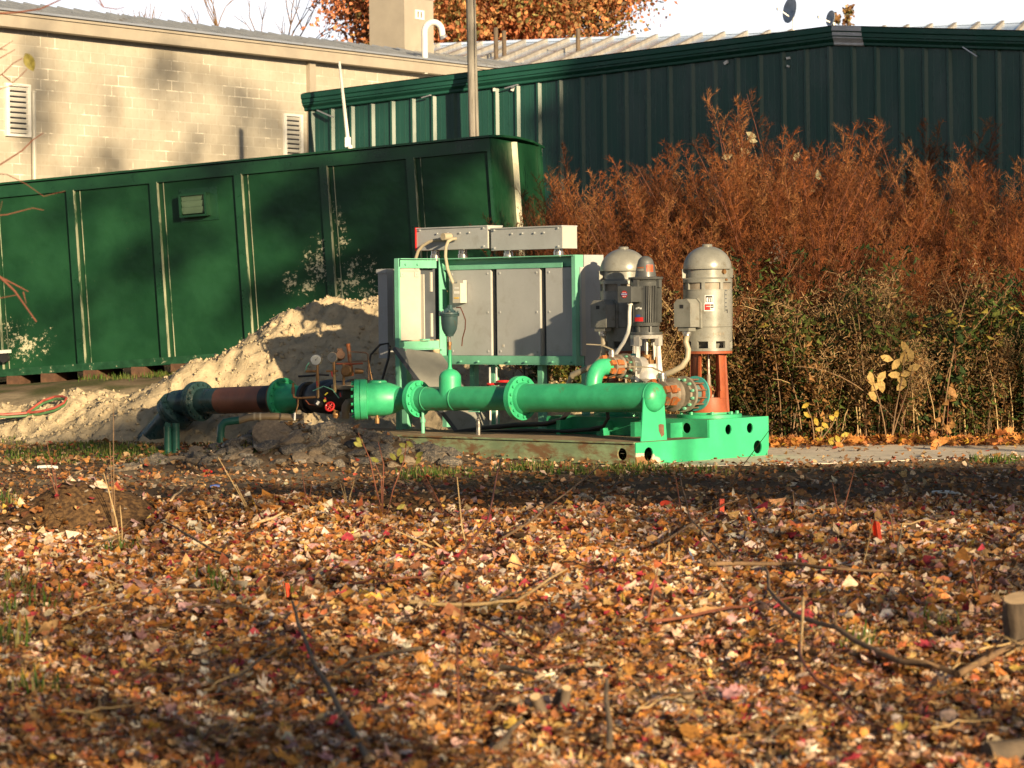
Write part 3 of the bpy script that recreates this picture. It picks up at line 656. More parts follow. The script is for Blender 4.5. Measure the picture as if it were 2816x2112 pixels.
for k in range(7): onmotor(p1, cp, .266, an+.18+.075*k, zz(918), .011, .032-.012*(k % 2), 'stencil_mark', M['iron'], p1)
a2 = A(1718, 1.73, 1.2)
p2, q2, _ = big_pump('vertical_pump', 'large gray vertical pump motor standing behind the small finned motor', a2, 1.73)
mb = MB(); mb.tube([Vector(q2), L3(1660, 960, q2[1]), L3(1655, 982, q2[1]-.02), L3(1635, 1006, q2[1]-.05), L3(1605, 1018, q2[1]-.1), L3(1575, 1030, q2[1]-.12), L3(1562, 1060, q2[1]-.1), L3(1560, 1110, q2[1]-.1)], .033, 14); obj('conduit', mb, M['tan'], p2)

# ---- small finned pump
bS = 1.27; aS = A(1778, bS, 1.2)
ps = skthing('inline_pump', 'small dark finned motor pump on silver legs between the two large motors', 'pump', aS, bS, LPF)
c = Vector((aS, bS, 0)); zs_ = lambda py: Z(py, aS, bS)
mb = MB(); mb.cyl(c+Vector((0, 0, LPF)), c+Vector((0, 0, zs_(1062))), .10, n=24); obj('pedestal', mb, M['green'], ps)
mb = MB(); mb.lathe(c, (0, 0, 1), [(zs_(1066), .10), (zs_(1055), .16), (zs_(1040), .19), (zs_(1022), .175), (zs_(1012), .15), (zs_(1003), .148), (zs_(1000), .15)], 32); mb.cyl(c+Vector((0, -.08, zE)), c+Vector((0, -.2, zE)), .10, n=24); obj('volute', mb, M['silver'], ps)
mb = MB()
for k in range(4):
    g = CAMA+.12+math.pi/4+k*math.pi/2; e = Vector((math.cos(g), math.sin(g), 0)); r3 = Matrix.Rotation(g, 3, 'Z')
    pa = c+e*.19+Vector((0, 0, zs_(1048))); pb = c+e*.155+Vector((0, 0, zs_(925))); mb.tube([pa, pb], [.032, .026], 4); mb.box((pa+pb)/2-e*.01, (.02, .05, (pb-pa).length*.9), r3)
mb.lathe(c, (0, 0, 1), [(zs_(931), .178), (zs_(921), .182)], 36)
for k in range(4):
    g = CAMA+.12+math.pi/4+k*math.pi/2; e = Vector((math.cos(g), math.sin(g), 0)); mb.box(c+e*.165+Vector((0, 0, zs_(938))), (.05, .075, .10), Matrix.Rotation(g, 3, 'Z'))
obj('support_frame', mb, M['silver'], ps)
mb = MB(); mb.cyl(c+Vector((0, 0, zs_(1003))), c+Vector((0, 0, zs_(925))), .018, n=14); mb.cyl(c+Vector((0, 0, zs_(965))), c+Vector((0, 0, zs_(942))), .027, n=14); obj('shaft', mb, M['steel'], ps)
mb = MB(); mb.cyl(c+Vector((0, 0, zs_(1001))), c+Vector((0, 0, zs_(990))), .10, n=24); mb.cyl(c+Vector((0, 0, zs_(990))), c+Vector((0, 0, zs_(975))), .055, n=20)
for k in range(4): g = CAMA+k*math.pi/2+.3; mb.cyl(c+Vector((.11*math.cos(g), .11*math.sin(g), zs_(1000))), c+Vector((.11*math.cos(g), .11*math.sin(g), zs_(982))), .014, n=8)
obj('seal_gland', mb, M['brass'], ps)
mb = MB(); zf0, zf1 = zs_(886), zs_(786)
mb.lathe(c, (0, 0, 1), [(zs_(920), .178), (zs_(913), .178)], 36); mb.lathe(c, (0, 0, 1), [(zs_(913), .115), (zs_(898), .12)], 30)
for k in range(6): g = CAMA+.3+k*math.pi/3; mb.box(c+Vector((.125*math.cos(g), .125*math.sin(g), zs_(905))), (.04, .02, .065), Matrix.Rotation(g, 3, 'Z'))
mb.lathe(c, (0, 0, 1), [(zs_(898), .135), (zs_(896), .15), (zf0, .158)], 36)
mb.lathe(c, (0, 0, 1), [(zf0, .142), (zf1, .142)], 36)
for k in range(52):
    g = 2*math.pi*k/52
    dg = (g-CAMA+math.pi) % (2*math.pi)-math.pi
    if -.95 < dg < -.15: continue
    mb.box(c+Vector((.157*math.cos(g), .157*math.sin(g), (zf0+zf1)/2)), (.036, .0065, zf1-zf0), Matrix.Rotation(g, 3, 'Z'))
mb.sector(c, .14, .168, zf0, zf1, CAMA-.95, CAMA-.16, 10)
mb.lathe(c, (0, 0, 1), [(zf1, .162), (zs_(776), .165), (zs_(771), .15)], 36)
for k in range(4): g = CAMA+.9+k*math.pi/2; mb.box(c+Vector((.172*math.cos(g), .172*math.sin(g), zs_(780))), (.05, .055, .085), Matrix.Rotation(g, 3, 'Z'))
obj('motor_body', mb, M['motorD'], ps)
mb = MB(); mb.lathe(c, (0, 0, 1), [(zs_(771), .14), (zs_(768), .19), (zs_(763.5), .195), (zs_(762), .19), (zs_(761), .12), (zs_(758), .118), (zs_(728), .098), (zs_(725), .092)]+[(zs_(725)+.085*math.sin(q), .09*math.cos(q)) for q in np.linspace(.1, 1.5, 8)], 36)
hat = obj('motor_cap', mb, M['motorD'], ps)
onmotor(ps, (aS, bS), .108, CAMA+.42, zs_(740), .075, .088, 'warning_label', M['flag'], hat, .003); onmotor(ps, (aS, bS), .110, CAMA-.62, zs_(736), .085, .014, 'warning_label', M['orangeB'], hat, .004); onmotor(ps, (aS, bS), .111, CAMA-.62, zs_(742), .085, .028, 'warning_label', M['motor'], hat, .004)
onmotor(ps, (aS, bS), .168, CAMA-.56, zs_(878), .105, .045, 'data_plate', M['red'], ps, .003); onmotor(ps, (aS, bS), .168, CAMA-.60, zs_(868), .05, .022, 'data_plate', M['blueink'], ps, .003)
for k in range(3): onmotor(ps, (aS, bS), .168, CAMA-.72+.16*k, zs_(848-2*(k % 2)), .022, .018, 'chalk_mark', M['label'], ps, .003)
yj = -.27; za, zb = zs_(830), zs_(788); mb = MB(); mb.bb((aS-.09, bS+yj-.08, za), (aS+.09, bS+yj+.09, zb)); mb.bb((aS-.095, bS+yj-.095, za-.005), (aS+.095, bS+yj-.081, zb+.005)); mb.bb((aS-.05, bS+yj+.09, za+.03), (aS+.05, bS-.14, zb-.03)); j = obj('junction_box', mb, M['motorD'], ps)
mb = MB(); mb.lathe((aS, bS+yj-.0955, (za+zb)/2), (0, -1, 0), [(0, .040), (.003, .040)], 24); lg = obj('round_logo', mb, M['red'], j)
mb = MB(); mb.bb((aS-.042, bS+yj-.1015, (za+zb)/2-.010), (aS+.042, bS+yj-.099, (za+zb)/2+.012)); obj('logo_band', mb, M['blueink'], lg)
mb = MB()
for sx_ in (-.022, .006): mb.bb((aS+sx_, bS+yj-.1018, (za+zb)/2+.016), (aS+sx_+.014, bS+yj-.099, (za+zb)/2+.022)); mb.bb((aS+sx_, bS+yj-.1018, (za+zb)/2-.026), (aS+sx_+.014, bS+yj-.099, (za+zb)/2-.018))
for sx_ in (-.034, -.018, -.002, .014, .028): mb.bb((aS+sx_, bS+yj-.1032, (za+zb)/2-.004), (aS+sx_+.008, bS+yj-.101, (za+zb)/2+.006))
obj('logo_letters', mb, M['label'], lg)
mb = MB(); qz = za-.005; mb.cyl((aS, bS+yj, qz), (aS, bS+yj, qz-.03), .03, n=8); mb.tube([(aS, bS+yj, qz-.02), L3(1731, 860, bS+yj), L3(1731, 890, bS+yj), L3(1727, 915, bS+yj), L3(1716, 940, bS+yj), L3(1704, 958, bS+yj), L3(1692, 975, bS+yj), L3(1688, 1000, bS+yj+.05)], .021, 12); obj('conduit', mb, M['white'], ps)

# ---- butterfly valves
def bvalve(label, a, z, b0, b1, b2, R, rb, nb, hb, k=1.0):
    t = skthing('lug_valve', label, 'valve', a, (b0+b1)/2, z, 'lug valves between the header and the pumps')
    y = Vector((0, 1, 0)); c = lambda bb: Vector((a, bb, z))
    mb = MB(); mb.cyl(c(hb), c(b0), R*.72, n=32); mb.lathe(c(hb-.02), y, [(0, R*.8), (.03, R*.8)], 32); mb.cyl(c(b0), c(b0+.02), R*.8, R*.95, n=32); obj('body', mb, M['iron'], t)
    mb = MB()
    for g in (.42, -.42, 2.0, 3.14, 4.3):
        e = Vector((math.cos(g), 0, math.sin(g))); rm = Matrix.Rotation(-g, 3, 'Y')
        mb.box(c(hb+.045)+e*R*.72, (R*.34, .10, R*.42), rm); mb.box(c(hb-.07)+e*R*.74, (R*.34, .07, R*.36), rm); mb.box(c(hb+.12)+e*R*.70, (R*.10, .14, R*.16), rm)
    obj('lug_ring', mb, M['orangeB'], t)
    mb = MB(); mb.lathe(c(b1-.035), y, [(0, R), (.035, R)], 40); mb.lathe(c(b1-.06), y, [(0, R*.70), (.03, R*.74)], 32); mb.bolts(c(b1-.035), -y, rb, nb, R*.085, .03, 1, .5); f_ = obj('flange', mb, [M['iron'], M['mint']], t)
    mb = MB(); mb.cyl(c(b1), c(b2), R*.62, n=28); obj('spool', mb, M['arv'], t)
    mb = MB(); 
    for j in range(nb):
        g = 2*math.pi*(j+.5)/nb; e = Vector((math.cos(g), 0, math.sin(g)))*rb; mb.cyl(c(b1)+e, c(b2)+e, R*.045, n=8)
    obj('stud', mb, M['rust'] if k > .8 else M['silver'], t)
    mb = MB(); mb.lathe(c(b2), y, [(0, R*.98), (.022, R*.98)], 40); obj('end_flange', mb, M['teal'], t)
    mb = MB(); hz = z+R*.74; mb.cyl((a, hb+.02, hz), (a, hb+.02, hz+.075*k+.02), .045*k, n=16); mb.cyl((a, hb+.02, hz+.03), (a, hb+.02, hz+.055), .055*k, n=16); obj('stem_neck', mb, M['steel'], t)
    mb = MB(); zt_ = hz+.075*k+.025; mb.bar((a+.02, hb+.02, zt_), (a-.10, hb-.03, zt_+.055), .045*k, .012); mb.bar((a-.10, hb-.03, zt_+.055), (a-.36*k, hb-.10, zt_+.065), .04*k, .012); obj('handle', mb, M['tan'], t)
    return t
bvalve('large gray lug valve with ring of green bolts beside the header end cap', -.43, .70, 1.10, B(1882, -.43, .7), B(1909, -.43, .7)+.02, .196, .160, 12, .93)
bvalve('smaller orange lug valve behind the header elbow', aE, zE, .84, B(1722, aE, 1.0), B(1738, aE, 1.0)+.02, .140, .116, 8, .74, .72)

# ---- check valve (green bulb)
ckp = SK(-4.35, BH, 0); ckz = Z(1098, -4.35, BH)
cA = P(976, 1099, 32.05); cB = P(1108, 1096, 32.0)
ck = thing('check_valve', 'bulging green check valve with doubled flange at its left end', 'valve', (cA+cB)/2)
ck['_org'] = list((cA+cB)/2); ax = (cB-cA).normalized()+Vector((0, .10, 0)); ax.normalize(); Ld = (cB-cA).length
mb = MB(); pr = [(.10, .185)]
for k in range(13):
    s = k/12; pr.append((.14+s*(Ld-.16), .15+.052*math.sin(math.pi*(.22+.75*s))**.8 - .028*s**3))
mb.lathe(cA, ax, pr, 40); obj('body', mb, M['green'], ck)
mb = MB(); mb.lathe(cA, ax, [(0, .236), (.062, .236), (.0625, .222), (.069, .222), (.0695, .236), (.14, .232), (.146, .215)], 44); mb.bolts(cA, -ax, .20, 14, .017, .035, 0, .5); obj('flange', mb, M['green'], ck)
mb = MB(); pb = P(1040, 1060, 32.1); mb.lathe(pb, (0, 0, 1), [(0, .11), (.05, .10), (.062, .08)], 28); obj('top_boss', mb, M['green'], ck)
mb = MB(); pb = P(1037, 1150, 32.0); mb.cyl(pb+Vector((0, 0, .08)), pb, .02); mb.cyl(pb, pb-Vector((0, 0, .06)), .028, n=8); obj('drain_plug', mb, M['brass'], ck)
mb = MB(); mb.cyl(cB-ax*.05, HP(aF2-.02).xyz if False else SK(aF2-.03, BH, HZ(aF2)), .125, n=28); obj('neck', mb, M['greenD'], ck)

# ---- brown pipe, reducer, bend
def WP(px, py, Y): return P(px, py, Y)
pL = SK(-7.52, BH, .555-.012); pR = SK(-6.02, BH, .60)
uw = (pR-pL).normalized()
bp_ = thing('pipe_run', 'rusty brown steel pipe with a dark flange at its left end', 'pipe', (pL+pR)/2); bp_['_org'] = list((pL+pR)/2); Lb = (pR-pL).length
mb = MB(); mb.lathe(pL, uw, [(0, .163), (.42, .163)], 36); obj('coated_end', mb, M['bluepipe'], bp_, label='blue-gray coated pipe end')
mb = MB(); mb.lathe(pL, uw, [(.42, .164), (Lb-.25, .164)], 36); obj('pipe', mb, M['brownpipe'], bp_)
mb = MB(); mb.lathe(pL, uw, [(Lb-.25, .1635), (Lb, .1635)], 36); obj('pipe_end', mb, M['black'], bp_)
mb = MB(); mb.lathe(pL-uw*.02, uw, [(-.05, .25), (-.004, .25), (-.003, .235), (.003, .235), (.004, .25), (.05, .25), (.06, .2), (.075, .17)], 40); mb.bolts(pL+uw*.03, uw, .21, 16, .02, .03, 0, .5); mb.bolts(pL-uw*.07, -uw, .21, 16, .02, .03, 0, .5); obj('flange', mb, M['bluepipe'], bp_)
# bend into the ground
e0 = pL-uw*.08; e2 = P(484, 1130, 34.75); e3 = P(436, 1185, 34.95); e4 = e3+(e3-e2)*.9
pb_ = thing('pipe_bend', 'blue-black pipe bend turning down into the ground left of the brown pipe', 'pipe', (e3.x, e3.y, H(e3.x, e3.y))); pb_['_org'] = list(pb_.location)
mb = MB(); e1 = e0-uw*.22; mb.tube([e0, e0-uw*.12, (e1+e2)/2+Vector((-.02, 0, .05)), e2], .165, 32); obj('elbow', mb, M['bluepipe'], pb_)
dn = (e3-e2).normalized(); mb = MB(); mb.lathe(e2-dn*.05, dn, [(-.03, .2), (.0, .25), (.05, .25), (.051, .235), (.058, .235), (.059, .25), (.11, .25), (.13, .18)], 40); mb.bolts(e2-dn*.06, -dn, .21, 14, .02, .03); obj('flange', mb, M['bluepipe'], pb_)
mb = MB(); mb.tube([e2+dn*.05, e3, e4], .165, 32); obj('pipe', mb, M['bluepipe'], pb_)
# green reducer
rd = thing('reducer', 'green cone reducer with bolted flange at the right end of the brown pipe', 'pipe fitting', pR); rd['_org'] = list(pR)
mb = MB(); mb.lathe(pR, uw, [(-.01, .235), (.028, .235)], 40, mi=1); mb.lathe(pR+uw*.03, uw, [(0, .25), (.045, .25)], 40); mb.bolts(pR+uw*.075, uw, .215, 14, .018, .025, 0, .5); obj('flange', mb, [M['green'], M['rust']], rd)
mb = MB(); mb.lathe(pR+uw*.075, uw, [(0, .185), (.04, .18), (.36, .125), (.42, .12)], 36); obj('cone', mb, M['green'], rd)

# ---- control valve with gauges
cv0 = pR+uw*.48; YV = 32.75
cv = thing('control_valve', 'black control valve with two pressure gauges, brass tubing and small red handles', 'valve', P(915, 1150, YV)); cv['_org'] = list(cv.location)
mb = MB(); mb.lathe(cv0, uw, [(0, .19), (.05, .19), (.051, .14), (.2, .19), (.42, .21), (.6, .17), (.75, .14), (.76, .2), (.82, .2)], 32)
pc = P(925, 1075, YV); mb.lathe(pc, (0, 0, 1), [(-.06, .19), (.0, .22), (.04, .22), (.05, .2), (.09, .13), (.12, .06)], 28); mb.bolts(pc+Vector((0, 0, .04)), (0, 0, 1), .2, 10, .016, .03); obj('body', mb, M['black'], cv)
mb = MB(); pc2 = P(950, 1063, YV-.2); mb.lathe(pc2, (0, 0, 1), [(-.03, .16), (0, .17), (.02, .17), (.05, .10)], 24); obj('bonnet', mb, M['iron'], cv)
def gauge(px, py, Yg, r, dark):
    g = P(px, py, Yg); d = Vector((-.25, -1, .05)).normalized(); mb = MB(); mb.lathe(g, d, [(-.03, r*.9), (.03, r), (.045, r), (.05, r*.93)], 28)
    go = obj('pressure_gauge', mb, M['iron'] if dark else M['steel'], cv)
    mb = MB(); mb.lathe(g, d, [(.049, r*.9), (.052, r*.9)], 28); gf = obj('dial', mb, M['grayD'] if dark else pm('gauge_dial', (.35, .37, .38), .4, var=.1), go)
    mb = MB(); mb.cyl(g+d*.053, g+d*.056, r*.12, n=10); mb.bar(g+d*.055, g+d*.055+Vector((.03, 0, .03)), .006, .004); obj('needle', mb, M['ink'], gf)
    return g
g1 = gauge(872, 990, 32.4, .064, False); g2 = gauge(917, 983, 32.45, .062, True)
def pipe(pts, r, mat, name='tubing', n=8):
    mb = MB(); mb.tube(pts, r, n); return obj(name, mb, mat, cv)
W = lambda px, py, d=0: P(px, py, 32.4+d)
pipe([W(873, 1003), W(873, 1040), W(874, 1095)], .016, M['brass']); pipe([W(873, 1030), W(874, 1060)], .022, M['brass']); pipe([W(874, 1052), W(875, 1092)], .0145, M['paletwig'])
pipe([W(840, 1021), W(871, 1021)], .016, M['brass']); pipe([W(840, 1022), W(843, 1008), W(850, 997)], .007, M['mint'])
pipe([W(918, 997), W(919, 1032)], .017, M['brass']); pipe([W(919, 1030), W(921, 1080)], .018, M['paletwig']); pipe([W(897, 1021), W(930, 1020)], .012, M['brass'])
pipe([W(945, 1000), W(945, 1060)], .016, M['brass']); pipe([W(925, 1000), W(968, 1001), W(998, 999)], .011, M['orange'])
pipe([W(957, 945, .2), W(962, 990, .2), W(968, 1034, .2)], .024, M['orangeB'], 'standpipe', 12)
pipe([W(965, 967), W(1005, 970), W(1012, 975), W(1013, 1010), W(1014, 1045)], .008, M['rust']); pipe([W(1013, 990), W(1018, 1020), W(1023, 1045)], .008, M['brass']); pipe([W(946, 998), W(975, 994), W(1010, 993)], .006, M['rust'])
mb = MB(); q = W(955, 1020, -.1); mb.lathe(q, (-.3, -1, 0), [(-.06, .05), (0, .07), (.04, .068), (.06, .05)], 20); mb.lathe(q+Vector((.09, 0, 0)), (1, 0, -.1), [(0, .035), (.06, .032), (.1, .022)], 12); obj('pilot_valve', mb, M['brass'], cv)
mb = MB(); q = W(935, 978, .05); mb.lathe(q, (.2, -1, .3), [(-.06, .05), (.02, .06), (.05, .05)], 18); mb.box(q+Vector((0, .02, .06)), (.06, .05, .05)); obj('pilot_valve', mb, M['rust'], cv)
for (x, y0, y1, w) in ((872, 1048, 1062, .02), (913, 1022, 1036, .02), (936, 1080, 1092, .02), (895, 1093, 1102, .03)):
    mb = MB(); mb.bar(W(x-1, y0, -.06), W(x+1, y1, -.06), w, .014); obj('red_handle', mb, M['red'], cv)
mb = MB(); q = W(907, 1118, -.25); d = Vector((-.35, -.9, .4)).normalized(); qm = d.to_track_quat('Z', 'Y').to_matrix()
mb.tube([q+qm @ Vector((.052*math.cos(t), .052*math.sin(t), 0)) for t in np.linspace(0, 2*math.pi, 17)], .012, 8, caps=False)
for k in range(3): mb.bar(q-qm @ Vector((.05*math.cos(k*1.05), .05*math.sin(k*1.05), 0)), q+qm @ Vector((.05*math.cos(k*1.05), .05*math.sin(k*1.05), 0)), .012, .01)
obj('handwheel', mb, M['red'], cv)
mb = MB(); mb.cyl(q, q-d*.14, .013); mb.lathe(q-d*.13+Vector((.02, 0, -.05)), (0.2, 0, 1), [(-.04, .03), (0, .045), (.05, .03)], 14); obj('gate_body', mb, M['brass'], cv)
pipe([W(806, 1053), W(807, 1085), W(808, 1092), W(820, 1095), W(868, 1092)], .014, M['brass']); pipe([W(806, 1065), W(806, 1083)], .021, M['rust']); pipe([W(820, 1095), W(819, 1115), W(812, 1140), W(810, 1156)], .009, M['brass']); pipe([W(811, 1135, -.02), W(810, 1156, -.02)], .012, M['label']); pipe([W(840, 1100), W(850, 1112), W(868, 1114)], .008, M['orange'])
mb = MB(); q = W(877, 1110, -.1); mb.lathe(q, (-.4, -.8, .3), [(-.05, .03), (0, .045), (.05, .04)], 14); obj('check_cock', mb, M['ink'], cv); mb = MB(); mb.bar(W(890, 1103, -.12), W(896, 1100, -.12), .03, .03); obj('yellow_tag', mb, pm('yellow_plastic', (.6, .5, .06), .4), cv)
mb = MB(); mb.box(W(874, 1108, -.16), (.03, .006, .045), Matrix.Rotation(.6, 3, 'Y')); obj('white_tag', mb, M['label'], cv); mb = MB(); mb.box(W(897, 1083, -.1), (.045, .006, .014), Matrix.Rotation(-.7, 3, 'Y')); obj('yellow_tag', mb, pm('yellow_tape', (.7, .6, .03), .4), cv)
mb = MB(); mb.tube([W(950, 1135, -.1), W(951, 1118, -.1), W(957, 1108, -.1), W(968, 1106, -.05)], .05, 20); mb.tube([W(950, 1150, -.1), W(950, 1133, -.1)], .042, 18); obj('drain_elbow', mb, M['pvc'], cv)
pipe([W(820, 1035, .1), W(860, 1033, .1), W(880, 1030, .1), W(905, 1032, .1)], .012, M['rubber'], 'hose'); pipe([W(860, 1075, -.05), W(890, 1062, -.05), W(915, 1072, -.05), W(932, 1095, -.05)], .006, M['mint'], 'hose')

# ---- small drain pipe with elbow, stubs
dp = thing('drain_line', 'thin brown plastic drain pipe with a dark green elbow under the brown pipe', 'pipe', G(608, 1222)); dp['_org'] = list(dp.location)
Yd = 32.9; D = lambda px, py, d=0: P(px, py, Yd+d)
mb = MB(); mb.tube([D(655, 1157), D(680, 1149), D(700, 1146), D(760, 1145), D(835, 1150)], .044, 16); obj('pipe', mb, M['pvc'], dp)
mb = MB(); 
for px in (701, 717): mb.lathe(D(px-3, 1146), (1, 0, 0), [(0, .05), (.022, .05)], 20)
obj('coupling', mb, M['tan'], dp)
mb = MB(); mb.tube([D(607, 1235), D(607, 1190), D(609, 1172), D(618, 1161), D(635, 1158), D(658, 1156)], .046, 16); mb.lathe(D(607, 1201), (0, 0, -1), [(0, .054), (.06, .054)], 20); obj('green_elbow', mb, M['greenpipe'], dp)
for px, y0, y1, lb in ((462, 1247, 1173, 'dark green pipe stub with bent torn top beside the pipe bend'), (484, 1248, 1164, 'tallest round dark green pipe stub right of the torn stub'), (638, 1215, 1163, 'open dark green pipe stub beside the green elbow')):
    g = G(px, min(y0, 1246)); t = thing('pipe_stub', lb, 'pipe stub', g); top = P(px-2, y1, g.y).z-g.z
    mb = MB(); prf = [(-.1, .046), (top, .046), (top, .040), (top-.12, .040)]; mb.lathe((0, 0, 0), (0, 0, 1), prf, 20, caps=False); obj('tube', mb, M['greenpipe'], t)
    if px == 462: mb = MB(); mb.box((.0, 0, top+.02), (.07, .012, .05), Matrix.Rotation(.4, 3, 'Y')); obj('bent_flap', mb, M['greenpipe'], t)


# ------------------------------------------------------------------ green container on timber blocks
tc = R_(18); tilt = .062
Oc = P(1375, 372, 39.0); HC = 2.88; Oc.z -= HC
ct = thing('green_container', 'long dark green steel container with framed panels and splashes of dried mud, on timber blocks', 'container', Oc, rot=(0, 0, 0))
Rc = (Matrix.Rotation(-tc, 4, 'Z') @ Matrix.Rotation(-tilt, 4, 'Y')); ct.matrix_world = Matrix.Translation(Oc) @ Rc
iR = Rc.inverted()
def CX(px, py, y=0.0):
    """container-local (x,z) of a photo pixel on the plane y"""
    d = P(px, py, 1.0)-Vector((0, 0, CH)); o = Vector((0, 0, CH))
    o2 = iR @ (o-Oc); d2 = iR.to_3x3() @ d; k = (y-o2.y)/d2.y; q = o2+d2*k; return q.x, q.z
m, nt, b_ = nodes('container_green'); v = coord(nt)
n1 = noise_n(nt, v, 1.2, 5, .6); base = mixc(nt, ramp(nt, n1, .35, .7), (.006, .038, .016), (.012, .060, .026))
n2 = noise_n(nt, v, 70, 4, .7); speck = ramp(nt, n2, .68, .73, 0, .8); base = mixc(nt, math_n(nt, 'MULTIPLY', speck, ramp(nt, noise_n(nt, v, 2.2, 2), .45, .65)), base, (.33, .33, .22))
sx = nt.nodes.new('ShaderNodeSeparateXYZ'); nt.links.new(v, sx.inputs[0])
def blob(cx, cz, rx, rz):
    a = math_n(nt, 'DIVIDE', math_n(nt, 'SUBTRACT', sx.outputs[0], cx), rx); c = math_n(nt, 'DIVIDE', math_n(nt, 'SUBTRACT', sx.outputs[2], cz), rz)
    d = math_n(nt, 'ADD', math_n(nt, 'MULTIPLY', a, a), math_n(nt, 'MULTIPLY', c, c)); return ramp(nt, d, 1.0, .0)
spl = None
for (x0, y0, rx, rz) in ((910, 720, .75, .75), (985, 775, .65, .7), (70, 930, .85, .62), (830, 775, .6, .4), (300, 860, 1.5, .5), (925, 650, .3, .9)):
    cx, cz = CX(x0, y0, .05); bl = blob(cx, cz, rx, rz)
    if x0 == 300: bl = math_n(nt, 'MULTIPLY', bl, .42)
    spl = bl if spl is None else math_n(nt, 'MAXIMUM', spl, bl)
spl = math_n(nt, 'MULTIPLY', spl, ramp(nt, noise_n(nt, v, 3.5, 3), .25, .7, .45, 1.0))
sn = math_n(nt, 'ADD', math_n(nt, 'MULTIPLY', spl, .34), noise_n(nt, v, 17, 9, .82))
base = mixc(nt, ramp(nt, sn, .80, .835), base, (.55, .52, .36))
nt.links.new(base, b_.inputs['Base Color']); b_.inputs['Roughness'].default_value = .36; b_.inputs['Specular IOR Level'].default_value = .28
bn = nt.nodes.new('ShaderNodeBump'); bn.inputs['Strength'].default_value = .4; bn.inputs['Distance'].default_value = .06
nt.links.new(noise_n(nt, coord(nt), 1.6, 3), bn.inputs['Height']); nt.links.new(bn.outputs[0], b_.inputs['Normal'])
M['cont'] = m
M['worn'] = pm('worn_and_glint_edge_paint', (.34, .36, .25), .45, var=.3, vs=6, c2=(.015, .07, .03), s2=9, t2=(.46, .60), stretch=(1, 1, .22))  # pale wear, with the sunlit glint of the edge painted in
M['rail'] = pm('muddy_rail_paint', (.010, .055, .025), .45, var=.3, vs=6, c2=(.36, .34, .25), s2=12, t2=(.60, .66))
M['contD'] = pm('container_frame_green', (.008, .050, .022), .34, var=.2, vs=3, c2=(.2, .2, .14), s2=14, t2=(.72, .8))
LC = 11.0
mb = MB(); mb.bb((-LC, .05, 0), (-.004, 2.4, HC-.02)); obj('wall', mb, M['cont'], ct)
posts = [CX(px, 450+(px-660)*-.05)[0] for px in (197, 427, 660, 896, 1136)]; st = posts[1]-posts[0]
posts = [posts[0]-st*2, posts[0]-st]+posts
for x in posts:
    mb = MB(); mb.bb((x-.115, 0, .10), (x, .049, HC-.20)); f_ = obj('post', mb, M['contD'], ct)
    mb = MB(); mb.bb((x+.002, -.004, .10), (x+.013, .049, HC-.20)); mb.bb((x+.088, .036, .10), (x+.096, .049, HC-.20)); obj('worn_glint_edge', mb, M['worn'], f_)  # pale strips: worn paint plus a painted sun-side glint
mb = MB(); mb.bb((-LC, -.002, HC-.21), (-.002, .049, HC-.03)); obj('top_rail', mb, M['contD'], ct)
mb = MB(); mb.bb((-LC, -.03, -.01), (-.002, .049, .10)); obj('bottom_rail', mb, M['rail'], ct)
mb = MB(); mb.bb((-.03, -.006, 0), (.016, .04, HC-.03)); obj('corner_post', mb, M['contD'], ct)
mb = MB(); by = 1.12; mb.bb((-.002, by-.055, 0), (.05, by+.055, HC-.03)); M['wornw'] = pm('bare_worn_paint', (.70, .68, .52), .4, var=.15, vs=5, c2=(.05, .10, .04), s2=16, t2=(.62, .7)); obj('end_post', mb, M['wornw'], ct)
mb = MB(); mb.bb((-.002, 2.3, 0), (.04, 2.4, HC-.03)); obj('corner_post', mb, M['contD'], ct)
mb = MB()
rp = [(-.06, 0), (.6, .035), (1.3, .05), (2.0, .03), (2.55, -.03)]
for i in range(len(rp)-1):
    (y0, z0), (y1, z1) = rp[i], rp[i+1]; zb = HC-.02
    mb.add([(-LC, y0, zb+z0), (.04, y0, zb+z0), (.04, y1, zb+z1), (-LC, y1, zb+z1)]+[(-LC, y0, zb+z0+.03), (.04, y0, zb+z0+.03), (.04, y1, zb+z1+.03), (-LC, y1, zb+z1+.03)], [(0,3,2,1),(4,5,6,7),(0,1,5,4),(1,2,6,5),(2,3,7,6),(3,0,4,7)])
obj('roof', mb, M['contD'], ct)
x0, z0 = CX(504, 600, 0); x1, z1 = CX(574, 529, 0); mb = MB()
mb.plate(Matrix(((1, 0, 0, 0), (0, 0, -1, -.11), (0, 1, 0, 0), (0, 0, 0, 1))), [(x0, z0), (x1, z0), (x1, z1), (x0, z1)], [[(x0+.03, z0+.03), (x1-.03, z0+.03), (x1-.03, z1-.03), (x0+.03, z1-.03)]], .04)
mb.bb((x0, -.09, z0), (x0+.012, .05, z1)); mb.bb((x1-.012, -.09, z0), (x1, .05, z1)); mb.bb((x0, -.09, z0), (x1, .05, z0+.012)); mb.bb((x0, -.09, z1-.012), (x1, .05, z1))
mb.bb((x0-.05, .03, z0-.06), (x1+.12, .048, z1+.08)); vt = obj('vent_hood', mb, M['contD'], ct)
for k in range(3):
    zz_ = z0+.05+(z1-z0-.06)*(k+.5)/3; mb = MB(); mb.box(((x0+x1)/2, -.08, zz_), (x1-x0-.06, .012, (z1-z0-.06)/3*.98), Matrix.Rotation(.35, 3, 'X')); obj('slat', mb, M['mint'] if k == 5 else pm('pale_green_slat', (.10, .16, .11), .4, var=.1), vt)
xq, zq = CX(12, 968, -.1); mb = MB(); mb.bb((xq-.1, -.16, zq-.02), (xq+.08, -.03, zq+.03)); mb.lathe((xq, -.1, zq-.09), (0, 1, 0), [(-.04, .07), (.04, .07)], 16, mi=1); obj('hitch_bracket', mb, [M['white'], M['ink']], ct)
